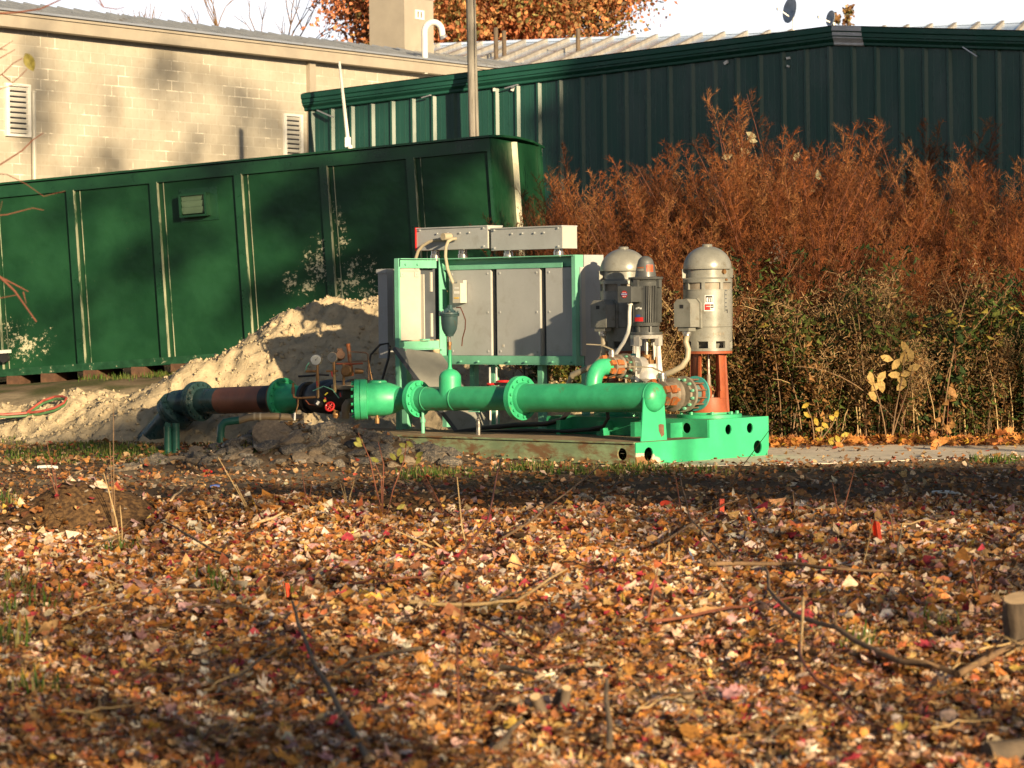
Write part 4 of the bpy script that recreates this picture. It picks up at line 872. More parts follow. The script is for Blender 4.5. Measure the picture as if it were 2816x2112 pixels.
for k, (px, py) in enumerate(((48, 1012), (140, 1005), (262, 1000), (385, 990), (505, 982))):
    x, z = CX(px, py, .1); w = Oc + (Rc @ Vector((x, .35, -.01)).to_4d()).xyz
    t = thing('timber_block', ('brown timber block under the green container' if k else 'leftmost brown timber block under the green container'), 'timber block', w, -tc, 'timber blocks under the container')
    t['label'] = ['leftmost brown timber block under the green container', 'second brown timber block from the left under the green container', 'third brown timber block from the left under the green container', 'fourth brown timber block from the left under the green container', 'timber block nearest the sand pile under the green container'][k]
    h = max(.12, w.z-H(w.x, w.y)+.05); mb = MB(); mb.box((0, 0, -h/2), (.22, .8, h), Matrix.Rotation(.2*math.sin(k*3), 3, 'Z')); obj('beam', mb, M['block'], t)

# ------------------------------------------------------------------ concrete block building
Bo = Vector((-7.77, 54.0, 0)); bd = Vector((.55, .835, 0)).normalized(); angB = math.atan2(bd.y, bd.x)
bb_ = thing('block_building', 'tan concrete block building with metal eave and two louvered vents', 'building', Bo, angB)
MB_ = Matrix.Translation(Bo) @ Matrix.Rotation(angB, 4, 'Z'); iB = MB_.inverted()
def BX(px, py, y=0.0):
    o2 = iB @ Vector((0, 0, CH)); d2 = iB.to_3x3() @ (P(px, py, 1.0)-Vector((0, 0, CH))); k = (y-o2.y)/d2.y; q = o2+d2*k; return q.x, q.z
m, nt, b_ = nodes('concrete_block'); v = coord(nt); sx = nt.nodes.new('ShaderNodeSeparateXYZ'); nt.links.new(v, sx.inputs[0])
cx = nt.nodes.new('ShaderNodeCombineXYZ'); nt.links.new(sx.outputs[0], cx.inputs[0]); nt.links.new(sx.outputs[2], cx.inputs[1])
br = nt.nodes.new('ShaderNodeTexBrick'); nt.links.new(cx.outputs[0], br.inputs['Vector']); br.inputs['Scale'].default_value = 1; br.inputs['Brick Width'].default_value = .4; br.inputs['Row Height'].default_value = .203
br.inputs['Mortar Size'].default_value = .010; br.inputs['Mortar Smooth'].default_value = .3; br.inputs['Bias'].default_value = -.1
br.inputs['Color1'].default_value = (.38, .345, .285, 1); br.inputs['Color2'].default_value = (.425, .39, .325, 1); br.inputs['Mortar'].default_value = (.465, .43, .365, 1)
o = mixc(nt, ramp(nt, noise_n(nt, v, .8, 6, .65), .4, .68, 0, .6), br.outputs['Color'], (.30, .265, .21))
eff = math_n(nt, 'MULTIPLY', br.outputs['Fac'], ramp(nt, noise_n(nt, v, 1.4, 5, .7), .52, .62)); o = mixc(nt, eff, o, (.78, .72, .60))
o = mixc(nt, ramp(nt, noise_n(nt, v, 9, 6, .7), .5, .75, 0, .4), o, (.25, .20, .14))
nt.links.new(o, b_.inputs['Base Color']); b_.inputs['Roughness'].default_value = .92
bn = nt.nodes.new('ShaderNodeBump'); bn.inputs['Strength'].default_value = .3; bn.inputs['Distance'].default_value = .015; bn.invert = True
nt.links.new(br.outputs['Fac'], bn.inputs['Height']); nt.links.new(bn.outputs[0], b_.inputs['Normal'])
M['blockw'] = m; EZ = 7.0
mb = MB(); mb.bb((-9, 0, -1), (22, 9, EZ-.02)); obj('wall', mb, M['blockw'], bb_)
M['fascia'] = pm('tan_metal_trim', (.33, .29, .235), .5, var=.08, vs=2, dirt=(.25, .2, .15)); M['zinc'] = pm('pale_zinc_roofing', (.42, .44, .47), .35, metal=.6, var=.1, vs=2, c2=(.3, .28, .26), s2=2)
mb = MB(); mb.bb((-9, -.30, EZ-.02), (22.2, .02, EZ+.20)); mb.bb((-9, -.34, EZ+.202), (22.2, .02, EZ+.26)); obj('fascia', mb, M['fascia'], bb_)
mb = MB(); mb.add([(-9, -.36, EZ+.265), (22.2, -.36, EZ+.265), (22.2, 1.5, EZ+.73), (-9, 1.5, EZ+.73), (22.2, 9, EZ+.2), (-9, 9, EZ+.2)], [(0,1,2,3),(3,2,4,5)])
for k in range(64): x = -9+k*.48; mb.bar((x, -.36, EZ+.28), (x, 1.5, EZ+.745), .05, .03)
mb.bb((-9, -.40, EZ+.262), (22.2, -.36, EZ+.30)); obj('roof', mb, M['zinc'], bb_)
def louver(px0, px1, py0, py1, n):
    x0, z1 = BX(px0, py0); x1, z0 = BX(px1, py1); z1 = (BX(px0, py0)[1]+BX(px1, py0+(px1-px0)*.07)[1])/2
    mb = MB(); Mv = Matrix(((1, 0, 0, 0), (0, 0, -1, -.03), (0, 1, 0, 0), (0, 0, 0, 1))); mb.plate(Mv, [(x0, z0), (x1, z0), (x1, z1), (x0, z1)], [[(x0+.09, z0+.05), (x1-.09, z0+.05), (x1-.09, z1-.05), (x0+.09, z1-.05)]], .05)
    f = obj('vent', mb, M['white'], bb_); mb = MB(); mb.bb((x0+.05, -.012, z0+.03), (x1-.05, -.004, z1-.03)); obj('vent_shadow_box', mb, M['ink'], f).name = 'shade_backing'  # black sheet stands in for the shade behind the blades
    mb = MB()
    for k in range(n): mb.box(((x0+x1)/2, -.045, z0+.05+(z1-z0-.1)*(k+.5)/n), (x1-x0-.18, .012, (z1-z0)/n*.62), Matrix.Rotation(.75, 3, 'X'))
    obj('louver_blades', mb, M['white'], f)
louver(11, 81, 228, 378, 9); louver(776, 830, 312, 455, 10)
x, z = BX(849, 200); mb = MB(); mb.bb((x-.09, -.10, -1), (x+.12, -.004, EZ-.025)); obj('downspout', mb, M['fascia'], bb_)
x, z = BX(86, 255); mb = MB(); mb.cyl((x, -.05, 0), (x, -.05, z), .045, n=10); mb.cyl((x, -.05, z), (x, -.05, z+.03), .06, n=10); obj('conduit_pipe', mb, M['cream'], bb_)
# duct box and gooseneck on its roof
dB = P(1113, 137, 64.5); t = thing('duct_box', 'tall tan sheet metal duct box on the roof with a small window label', 'duct', dB, R_(28))
k = 64.5/F; mb = MB(); wA = 108*k/math.cos(R_(28))*.96; wB = 68*k/math.sin(R_(28)); wB = min(wB, 1.25); mb.bb((-wA, 0, -.8), (0, wB, 2.1)); mb.bb((-wA-.02, -.02, 1.25), (.02, wB+.02, 1.30)); obj('casing', mb, M['fascia'], t)
mb = MB(); mb.bb((.004, wB*.36, .76), (.02, wB*.66, .98)); l_ = obj('label_plate', mb, M['label'], t); mb = MB(); mb.bb((.0205, wB*.42, .80), (.024, wB*.47, .94)); mb.bb((.0205, wB*.53, .80), (.024, wB*.58, .94)); obj('print', mb, M['iron'], l_)
t.rotation_euler = (0, 0, R_(-32)); 
for ch in list(t.children): pass
g0 = P(1168, 142, 62.5); t = thing('gooseneck_vent', 'white gooseneck vent pipe beside the duct box', 'vent pipe', g0); k = 62.5/F
mb = MB(); pts = [(0, 0, -.5), (0, 0, 55*k)]+[((24-24*math.cos(q))*k, 0, (55+26*math.sin(q))*k) for q in np.linspace(.3, math.pi-.2, 9)]+[(50*k, 0, 42*k)]; mb.tube(pts, [8.5*k]*len(pts), 14); obj('pipe', mb, M['white'], t)
mb = MB(); mb.cyl((50*k, 0, 44*k), (54*k, 0, 36*k), 9*k, 11*k, n=14); obj('hood', mb, M['zinc'], t)

# ------------------------------------------------------------------ rear building with pale standing seam roof
rA = P(1150, 127, 77); rB = P(2030, 100, 74.5); rd_ = (rB-rA); rd_.z = 0; LR = rd_.length+14; rd_.normalize()
angR = math.atan2(rd_.y, rd_.x); rA = rA-rd_*4
t = thing('seamed_roof_building', 'rear building with pale standing seam metal roof and thin vent pipes', 'building', (rA.x, rA.y, 0), angR)
zR = rA.z; mb = MB(); dpt, drp = 13.0, 2.6
mb.add([(0, 0, zR), (LR, 0, zR), (LR, -dpt, zR-drp), (0, -dpt, zR-drp), (LR, 10, zR-2), (0, 10, zR-2)], [(0,3,2,1),(0,1,4,5)])
mb.bb((-.1, -.15, zR-.02), (LR, .15, zR+.05)); obj('roof', mb, pm('pale_blue_metal_roof', (.46, .56, .74), .2, metal=.3, var=.08, vs=1.5), t)
mb = MB(); kx = int(LR/.62)
for i in range(kx): x = .3+i*.62; mb.bar((x, -.1, zR+.02), (x, -dpt, zR-drp+.05), .09, .09)
obj('seams', mb, pm('tan_roof_seam', (.34, .31, .27), .5), t)
mb = MB(); mb.bb((.2, -dpt+.5, -1), (LR-.2, 8, zR-drp-.1)); obj('wall', mb, M['fascia'], t)
for px, py, h in ((1364, 128, .55), (1387, 170, .9), (1590, 150, .75)):
    q = P(px, py, 72.0); mb = MB(); R3 = Matrix.Rotation(-angR, 4, 'Z') @ Matrix.Translation((-rA.x, -rA.y, 0)); q = R3 @ q; mb.cyl(q-Vector((0, 0, .6)), q+Vector((0, 0, h*.9)), .06, n=10); obj('vent_pipe', mb, M['bark'], t)
for (px, py, rx, rz, lb) in ((2172, 28, 12, 36, 'larger blue-gray satellite dish above the green roof'), (2284, 50, 7, 22, 'smaller blue-gray satellite dish by the white peak cap')):
    q = P(px, py, 70.0); k = 70/F; t = thing('satellite_dish', lb, 'satellite dish', q, R_(-65), 'satellite dishes above the roof'); mb = MB(); r = rz*k
    d = Vector((0, -1, .15)); mb.lathe((0, 0, 0), d, [(-.10*r/.3, .02), (-.07*r/.3, r*.55), (0, r), (.01, r), (-.05*r/.3, r*.5), (-.08*r/.3, .01)], 28, caps=False); obj('reflector', mb, pm('dish_gray', (.20, .25, .33), .5), t)
    mb = MB(); mb.bar((0, -.02, -r*.5), (0, -.3, .0), .03, .03); mb.box((0, -.32, .02), (.07, .10, .07)); obj('feed_arm', mb, M['label'], t); mb = MB(); mb.cyl((0, .12, -r-1.2), (0, .10, -.1), .03, n=10); obj('mast', mb, M['white'], t)

# ------------------------------------------------------------------ green metal clad building
Go = Vector((-3.72, 50.0, 0)); gd = Vector((.913, -.407, 0)).normalized(); angG = math.atan2(gd.y, gd.x)
MG = Matrix.Translation(Go) @ Matrix.Rotation(angG, 4, 'Z'); iG = MG.inverted()
def GX(px, py, y=0.0):
    o2 = iG @ Vector((0, 0, CH)); d2 = iG.to_3x3() @ (P(px, py, 1.0)-Vector((0, 0, CH))); k = (y-o2.y)/d2.y; q = o2+d2*k; return q.x, q.z
gb = thing('green_building', 'dark green ribbed metal building with a low gable and trim along the rake', 'building', Go, angG)
xP, zP = GX(2292, 72, -.2); x0, z0 = GX(828, 259, -.2); x9, z9 = GX(2816, 86, -.2); s1 = (zP-z0)/(xP-x0); s2 = (z9-zP)/(x9-xP)
ztop = lambda x: zP+(x-xP)*(s1 if x < xP else s2)
M['clad'] = pm('dark_green_cladding', (.012, .060, .048), .3, var=.15, vs=1.2, c2=(.03, .075, .06), s2=1.5, t2=(.6, .9), stretch=(2, 1, .4), spec=.42)
mb = MB(); vs = []; prof = []; x = x0+.06; pit = .406
while x < 19:
    prof += [(x, 0), (x+.02, -.040), (x+.058, -.040), (x+.108, 0)]
    for q in (.19, .30): prof += [(x+q-.012, 0), (x+q, -.003), (x+q+.012, 0)]
    x += pit
for (x, y) in prof: vs += [(x, y, -1), (x, y, ztop(x)-.2)]
mb.add(vs, [(2*i, 2*i+2, 2*i+3, 2*i+1) for i in range(len(prof)-1)]); mb.bb((x0+.02, .02, -1), (x0+.1, 14, ztop(x0)-.2)); mb.bb((x0+.1, .03, -1), (19, 14, z0-.3)); obj('wall_cladding', mb, M['clad'], gb)
def sweep(a, b, pr, name, mat, ext=0):
    mb = MB(); vs = []
    xs_ = [a]+([xP] if a < xP < b else [])+[b]
    for x in xs_:
        for (y, z) in pr: vs.append((x, y, ztop(x)+z))
    n = len(pr); fs = []
    for i in range(len(xs_)-1):
        for k in range(n): k2 = (k+1) % n; fs.append((i*n+k, (i+1)*n+k, (i+1)*n+k2, i*n+k2))
    fs += [tuple(range(n)), tuple(reversed(range((len(xs_)-1)*n, len(xs_)*n)))]
    mb.add(vs, fs); return obj(name, mb, mat, gb)
tr = [(0, -.30), (-.07, -.30), (-.09, -.285), (-.09, -.25), (-.16, -.20), (-.16, -.17), (-.19, -.16), (-.19, -.10), (-.22, -.08), (-.22, 0), (0, .01)]
sweep(x0, 19, tr, 'rake_trim', pm('green_trim', (.014, .075, .056), .33, spec=.25, var=.12, vs=2, dirt=(.04, .11, .08)))
pc_ = [(y-.012, z*1.0-.006 if z < -.2 else z+.012) for y, z in tr]; xa, _ = GX(2287, 90, -.22); xb, _ = GX(2368, 90, -.22)
sweep(xa, xb, pc_, 'peak_cap', pm('pale_peak_cap', (.50, .52, .55), .5, var=.15, vs=6, c2=(.3, .32, .34), s2=7, t2=(.6, .7)))
mb = MB(); mb.add([(x0, -.22, z0), (xP, -.22, zP), (xP, 14, zP), (x0, 14, z0), (19, -.22, ztop(19)), (19, 14, ztop(19))], [(0,1,2,3),(1,4,5,2)]); [None]; 
mb2 = MB(); mb2.add([(p[0], p[1], p[2]+.015) for p in mb.v], mb.f); obj('roof', mb2, M['zinc'], gb)
for (a_, b2) in (((872, 303), (916, 322)), ((1160, 269), (1184, 262)), ((1389, 243), (1424, 233)), ((2648, 129), (2688, 155))):
    xa, za_ = GX(*a_, -.13); xb, zb_ = GX(*b2, -.16); mb = MB(); mb.bar((xa, -.12, za_), (xb, -.16, zb_), .05, .02); obj('loose_trim', mb, M['zinc'], gb, label='loose pale strip of trim')
for i, (px, py, s) in enumerate(((1360, 246, .04), (1411, 244, .05), (1997, 172, .05), (2168, 160, .04), (2168, 182, .03))):
    xa, za_ = GX(px, py, -.03); mb = MB(); mb.box((xa, -.035, za_), (s, .04, s*1.6), Matrix.Rotation(.5*i, 3, 'Y')); obj('torn_insulation', mb, M['label'], gb)

# utility pole and leaning antenna pipe in front of it
q = P(1311, 370, 48.1); t = thing('utility_pole', 'gray weathered wooden utility pole in front of the green building', 'pole', (q.x, q.y, H(q.x, q.y)-.3))
mb = MB(); mb.lathe((0, 0, 0), (-.012, 0, 1), [(0, .098), (7.35, .084)], 14); mb.bb((-.012, -.101, 3), (.012, -.09, 6.9)); obj('pole_shaft', mb, M['wood'], t)
q0 = P(957, 388, 48.6); q1 = P(933, 170, 48.6); t = thing('antenna_pipe', 'white slanting pipe with small box at its foot before the green wall', 'pipe', q0)
mb = MB(); mb.tube([(0, 0, 0), q1-q0], [.035, .022], 10); obj('pipe', mb, M['white'], t); mb = MB(); mb.box((.0, 0, -.02), (.10, .10, .17)); mb.cyl((0.03, -.03, -.09), (.05, -.05, -.16), .045, n=10); obj('base_box', mb, M['white'], t)
mb = MB(); mb.bar((0, .02, -.06), (0, .75, -.3), .05, .05); obj('wall_bracket', mb, M['clad'], t)

# ------------------------------------------------------------------ leaf helpers
def polys(name, verts, faces_n, cols, mat, parent=None):
    """verts (N,k,3) separate polygons/fans; faces_n = local faces; cols (N,3)"""
    N, k, _ = verts.shape; nf = len(faces_n); lens = np.array([len(f) for f in faces_n]); loc = np.concatenate([np.array(f) for f in faces_n])
    loops = (np.arange(N)[:, None]*k+loc[None, :]).reshape(-1).astype(np.int32)
    tot = np.tile(lens, N); start = np.concatenate([[0], np.cumsum(tot)[:-1]]).astype(np.int32)
    me = bpy.data.meshes.new(name); me.vertices.add(N*k); me.vertices.foreach_set('co', verts.astype(np.float32).reshape(-1))
    me.loops.add(len(loops)); me.loops.foreach_set('vertex_index', loops); me.polygons.add(N*nf)
    me.polygons.foreach_set('loop_start', start); me.polygons.foreach_set('loop_total', tot.astype(np.int32))
    ca = me.color_attributes.new('Col', 'FLOAT_COLOR', 'POINT'); c4 = np.ones((N, k, 4), np.float32); c4[..., :3] = cols[:, None, :]; ca.data.foreach_set('color', c4.reshape(-1))
    me.update(calc_edges=True); me.materials.append(mat); return link(name, me, parent)
def rotm(n, tiltmax, rng=RNG):
    a = rng.uniform(0, 2*np.pi, n); b = rng.normal(0, tiltmax, n); c = rng.normal(0, tiltmax, n)
    ca, sa, cb, sb, cc, s_c = np.cos(a), np.sin(a), np.cos(b), np.sin(b), np.cos(c), np.sin(c)
    Rz = np.zeros((n, 3, 3)); Rz[:, 0, 0] = ca; Rz[:, 0, 1] = -sa; Rz[:, 1, 0] = sa; Rz[:, 1, 1] = ca; Rz[:, 2, 2] = 1
    Rx = np.zeros((n, 3, 3)); Rx[:, 0, 0] = 1; Rx[:, 1, 1] = cb; Rx[:, 1, 2] = -sb; Rx[:, 2, 1] = sb; Rx[:, 2, 2] = cb
    Ry = np.zeros((n, 3, 3)); Ry[:, 1, 1] = 1; Ry[:, 0, 0] = cc; Ry[:, 0, 2] = s_c; Ry[:, 2, 0] = -s_c; Ry[:, 2, 2] = cc
    return Rx @ Ry @ Rz
def pick(n, pal, rng=RNG, j=.25):
    w = np.array([p[0] for p in pal], float); c = np.array([p[1] for p in pal]); i = rng.choice(len(pal), n, p=w/w.sum())
    return np.clip(c[i]*rng.uniform(1-j, 1+j, (n, 1))*rng.uniform(.92, 1.08, (n, 3)), 0, 1)
def maple(curl, lob=1.0):
    ang = []; rad = []
    pts = [(0, .55), (12, .30), (28, .62), (40, .50), (52, .95), (66, .42), (80, .55), (90, 1.05)]
    L = pts+[(180-a, r) for a, r in pts[-2::-1]]+[(225, .32), (268, .18), (272, .18), (315, .32)]
    v = [(0, 0, .0)]
    for a, r in L:
        r = .62+(r-.62)*lob; x, y = r*math.cos(R_(a)), r*math.sin(R_(a)); v.append((x, y, curl*(x*x*.9+y*y*.5)+.06*math.sin(a)))
    return np.array(v)
PAL = [(4.8, (.50, .215, .06)), (3.4, (.56, .34, .15)), (2.6, (.66, .49, .34)), (1.7, (.78, .66, .56)), (1.0, (.42, .13, .06)), (.7, (.40, .05, .07)), (2.4, (.25, .115, .05)), (.5, (.58, .36, .08)), (1.2, (.11, .065, .045)), (1.3, (.52, .30, .28))]
def litter(name, n, sampler, size, tiltv, label, templates, pal=PAL, dz=.012, lift=.03):
    xy = sampler(n); n = len(xy); z = np.array([H(x, y) for x, y in xy])
    parts = []; i0 = 0
    ti = RNG.integers(0, len(templates), n); K = len(templates[0]); Tm = np.array(templates)[ti]
    s = size*np.exp(RNG.normal(0, .34, n)); Vv = np.einsum('nij,nkj->nki', rotm(n, tiltv), Tm*s[:, None, None])
    pos = np.stack([xy[:, 0], xy[:, 1], z+dz+RNG.random(n)*lift], 1); Vv += pos[:, None, :]
    fs = [(0, 1+i, 1+(i+1) % (K-1)) for i in range(K-1)]
    o = polys(name, Vv, fs, pick(n, pal), M['leaf']); tag(o, label, 'leaf litter', kind='stuff'); return o
def wedge(y0, y1, power=1.0):
    def f(n):
        y = y0+(y1-y0)*RNG.random(n*2)**power; x = RNG.uniform(-1, 1, n*2)*(y*.215+1.1)
        return np.stack([x, y], 1)[:n]
    return f
T1 = [maple(c, l) for c in (.5, -.45, 1.0, .2, -.8) for l in (.75, .4)]
def simple(c): return np.array([(0, 0, 0)]+[(math.cos(q)*(1 if i % 2 else .72), math.sin(q)*.75*(1 if i % 2 else .8), c*(math.cos(q)**2)) for i, q in enumerate(np.linspace(0, 2*math.pi, 7)[:-1])])
T2 = [simple(c) for c in (.4, -.35, .7, .15)]
def front(n):
    xy = wedge(14.2, 23.6, .85)(int(n*1.4)); keep = []
    for x, y in xy:
        e = 22.3+1.0*noise.noise(Vector((x*.6, 3, 1)))+.8*noise.noise(Vector((x*1.7, 7, 1)))
        d = math.hypot((x+3.35)/.62, (y-21.2)/.45)
        keep.append((y < e or random.random() < .6*math.exp(-(y-e)/.55)) and (d > 1 or random.random() < .12))
    return xy[np.array(keep)][:n]
lt = litter('leaf_litter', 62000, wedge(8.6, 14.4), .034, .38, 'thick litter of fallen orange, tan and red maple leaves', T1)
o2 = litter('leaf_litter_far', 112000, front, .032, .42, 'thick litter of fallen leaves', T2)
for o_ in (o2,): o_.name = 'fallen_leaves'; o_['label'] = 'fallen leaves thinning out toward the bare soil'
litter('leaf_crumbs', 42000, wedge(8.6, 19), .014, .5, 'small broken bits of dead leaves mixed into the litter', T2, [(4, (.30, .14, .06)), (3, (.20, .10, .05)), (2, (.45, .30, .18)), (2, (.10, .06, .04))], lift=.045)
litter('big_fallen_leaves', 380, wedge(8.8, 17), .052, .38, 'larger curled maple leaves lying on top of the leaf litter', T1, [(4, (.42, .20, .05)), (2, (.5, .32, .08)), (2, (.55, .42, .33)), (1, (.4, .05, .06))], lift=.06)
def mids(n):
    xy = np.stack([RNG.uniform(-7, 7.4, n), 22.2+RNG.random(n)**1.9*13], 1)
    return xy[np.array([not (sandz(x, y) > H(x, y) if (-8 < x < 1.8 and 33 < y < 39) else (x > 1.6 and 29.2+.3*(x-3) < y < 32.6 and random.random() < .8)) for x, y in xy])]
litter('scattered_leaves', 24000, mids, .027, .4, 'scattered dead leaves on the bare soil around the skid', T2, [(4, (.34, .16, .06)), (4, (.20, .11, .06)), (2, (.46, .30, .16)), (1, (.58, .45, .33)), (.5, (.4, .08, .05))])
def brushfoot(n):
    x = RNG.uniform(2.7, 8.6, n); return np.stack([x, 32.2+.12*x+RNG.normal(0, .28, n)-.55*(x > 5)], 1)
litter('leaf_drift', 1500, brushfoot, .06, .5, 'drift of orange leaves along the foot of the thicket', T1, [(4, (.50, .22, .06)), (3, (.36, .14, .05)), (1, (.6, .42, .06))], lift=.09)

OCT = np.array([(1, 0, 0), (0, 1, 0), (-1, 0, 0), (0, -1, 0), (0, 0, .8), (0, 0, -.8)], float); OF = [(0, 1, 4), (1, 2, 4), (2, 3, 4), (3, 0, 4), (1, 0, 5), (2, 1, 5), (3, 2, 5), (0, 3, 5)]
cl = []
while len(cl) < 5200:
    x, y = random.uniform(-7.2, 1.4), random.uniform(34.4, 37.4); zs0 = sandz(x, y); h0 = H(x, y)
    if zs0 > h0-.05: cl.append((x, y, zs0))
    elif random.random() < .05*math.exp(-max(0, h0-zs0)*2.5): cl.append((x, y, h0))
cl = np.array(cl); ns = len(cl); sc_ = .013*np.exp(RNG.normal(0, .6, ns)); vv = np.einsum('nij,nkj->nki', rotm(ns, 1.0), OCT[None]*RNG.uniform(.6, 1.3, (ns, 6, 3))*sc_[:, None, None])+(cl+np.array([0, 0, .004]))[:, None, :]
tag(polys('sand_clods', vv, OF, np.ones((ns, 3)), M['sand']), 'loose crumbs and clods of sand on and around the pile', 'sand', kind='stuff')
# grass
def grass(name, centers, n_each, h, label, spread):
    vs = []; cs = []
    for (x, y) in centers:
        for k in range(n_each):
            px_, py_ = x+random.gauss(0, spread[0]), y+random.gauss(0, spread[1]); z = H(px_, py_)
            z = max(z, .022 if -1.9 < px_ < 3 and 28.6 < py_ < 30 else z)
            hh = h*random.uniform(.4, 1.25); a = random.uniform(0, 6.28); l = random.uniform(.1, .6)*hh; w = random.uniform(.004, .009)
            d = Vector((math.cos(a), math.sin(a), 0)); s = Vector((-d.y, d.x, 0))*w; p = Vector((px_, py_, z))
            vs.append([p-s, p+s, p+d*l*.4+s*.7+Vector((0, 0, hh*.6)), p+d*l+Vector((0, 0, hh)), p+d*l*.4-s*.7+Vector((0, 0, hh*.6))])
            cs.append(random.choice(((.07, .13, .02), (.05, .11, .02), (.12, .15, .03), (.22, .20, .07))))
    o = polys(name, np.array([[tuple(q) for q in v] for v in vs]), [(0, 1, 2, 4), (4, 2, 3)], np.array(cs), M['foliage']); tag(o, label, 'grass', kind='stuff'); return o
g_ = []
for _ in range(34): q = G(random.uniform(1390, 2010), random.uniform(1288, 1306)); g_.append((q.x, q.y))
for _ in range(16): q = G(random.uniform(1110, 1280), random.uniform(1300, 1325)); g_.append((q.x, q.y))
for _ in range(10): q = G(random.uniform(2680, 2780), random.uniform(1262, 1275)); g_.append((q.x, q.y))
grass('grass', g_, 22, .085, 'sparse grass tufts along the front of the skid', (.10, .06))
g_ = []
for _ in range(130): q = G(random.uniform(20, 460), random.uniform(1205, 1275)); g_.append((q.x, q.y))
for _ in range(50): q = G(random.uniform(480, 720), random.uniform(1190, 1230)); g_.append((q.x, q.y))
grass('grass_patch', g_, 24, .05, 'thin green grass on the soil before the bent pipe', (.12, .12))
g_ = [(x, 40.2-.325*(x+4)+random.uniform(-.9, .0)) for x in (list(np.linspace(-6.2, -4.2, 14))+list(np.linspace(-4.4, -3.4, 9)))]
grass('bank_grass', g_, 34, .09, 'strip of grass on the bank under the green container', (.14, .16))
g_ = []
for px, py in ((60, 1640), (90, 1660), (30, 1700), (130, 1680), (10, 1760), (620, 1640), (610, 1620), (310, 1535), (340, 1530), (15, 1380), (30, 1400), (780, 1660), (2560, 1740), (2380, 1800), (120, 1920), (20, 1790), (35, 1620)):
    q = G(px, py); g_.append((q.x, q.y))
grass('weed_tufts', g_, 26, .13, 'green weed tufts coming up through the leaf litter', (.07, .07))
# ------------------------------------------------------------------ broken asphalt, stones
def rock(seed, sq, rough=.22, sub=2):
    bm = bmesh.new(); bmesh.ops.create_icosphere(bm, subdivisions=sub, radius=1); rr = random.Random(seed)
    off = Vector((rr.uniform(0, 50), rr.uniform(0, 50), rr.uniform(0, 50)))
    for _ in range(7):     # broken flat faces
        n = Vector((rr.gauss(0, 1), rr.gauss(0, 1), rr.gauss(0, 1))).normalized(); d = rr.uniform(.45, .8)
        for v in bm.verts:
            k = v.co.dot(n)-d
            if k > 0: v.co -= n*k
    for v in bm.verts:
        v.co += v.co.normalized()*rough*(noise.noise(v.co*1.6+off)+.5*noise.noise(v.co*4+off)); v.co = Vector((v.co.x*sq[0], v.co.y*sq[1], v.co.z*sq[2]))
    me = bpy.data.meshes.new('chunk'); bm.to_mesh(me); bm.free(); return me
rocks = [rock(s, sq, .25, 3) for s, sq in ((1, (1, .8, .6)), (2, (1.1, .9, .38)), (3, (.9, .8, .7)), (4, (1.3, .8, .32)), (5, (1, 1, .5)), (6, (1.2, .7, .45)))]
for r_ in rocks: r_.materials.append(M['asphalt'])
def put_rock(p, s, mi, label, group, rot=None, mat=None, name='asphalt_chunk', cat='rubble'):
    me = rocks[mi]
    if mat: me = me.copy(); me.materials.clear(); me.materials.append(mat)
    o = link(name, me); o.location = p; o.scale = (s, s, s); o.rotation_euler = rot or (random.uniform(-.4, .4), random.uniform(-.4, .4), random.uniform(0, 6.28)); tag(o, label, cat, group); return o
GA = 'broken asphalt heaped at the left end of the skid'
M['dirtrock'] = pm('dirt_caked_slab', (.22, .17, .12), .95, var=.3, vs=8, c2=(.06, .05, .045), s2=9, bump=.5)
for (px, py, s, mi, rot, lb, mt) in (
    (772, 1212, .30, 1, (.9, .1, .2), 'biggest dirt caked slab standing on edge in the rubble heap', M['dirtrock']),
    (650, 1232, .20, 0, None, 'large rounded dark chunk below the green elbow', None),
    (905, 1150, .24, 3, (.15, .45, .35), 'long black slab tilted on top of the rubble below the red handwheel', None),
    (1225, 1243, .26, 3, (.2, .30, .25), 'long black slab at the right foot of the rubble against the skid', None),
    (1165, 1212, .22, 3, (.1, .38, .3), 'black slab lying on the skid edge behind the long slab', None),
    (967, 1222, .10, 2, None, 'black round lump in the middle of the rubble heap', M['black']),
    (1009, 1163, .09, 1, (.1, 0, .2), 'flat pale stone on top of the rubble below the green valve', M['stone']),
    (948, 1162, .085, 0, None, 'pale gray stone right of the tilted black slab', M['stone']),
    (1076, 1183, .075, 1, (.1, .1, .4), 'whitish flat stone by the cabinet leg', M['stone']),
    (700, 1272, .16, 0, None, 'dark block at the front left of the rubble', None),
    (560, 1262, .15, 4, None, 'dark chunk at the left foot of the rubble', None),
    (860, 1262, .20, 1, (.5, 0, .3), 'sloping dirty slab low in the rubble heap', M['dirtrock'])):
    put_rock(G(px, py, -.02), s, mi, lb, GA, rot, mt)
for k in range(85):
    x = random.uniform(-4.2, -.55); y = 29.65-abs(random.gauss(0, .36))+.1; s = random.uniform(.08, .18)*(1 if x > -2.4 else .85)
    put_rock((x, y, H(x, y)+s*.05), s, k % 6, 'medium broken asphalt lump in the rubble heap left of the skid', GA+', medium pieces', mat=(M['dirtrock'] if k % 3 == 0 else None))
for k in range(190):
    x = random.gauss(-2.5, .85); y = 29.75-abs(random.gauss(0, .42))+.25
    if abs(x+2.5) > 1.9: continue
    s = random.choice((.03, .04, .05, .07, .09)); put_rock((x, y, H(x, y)+s*.1), s, k % 6, 'small broken asphalt chunk in the rubble heap left of the skid', GA+', small pieces', mat=(M['stone'] if k % 9 == 0 else None))
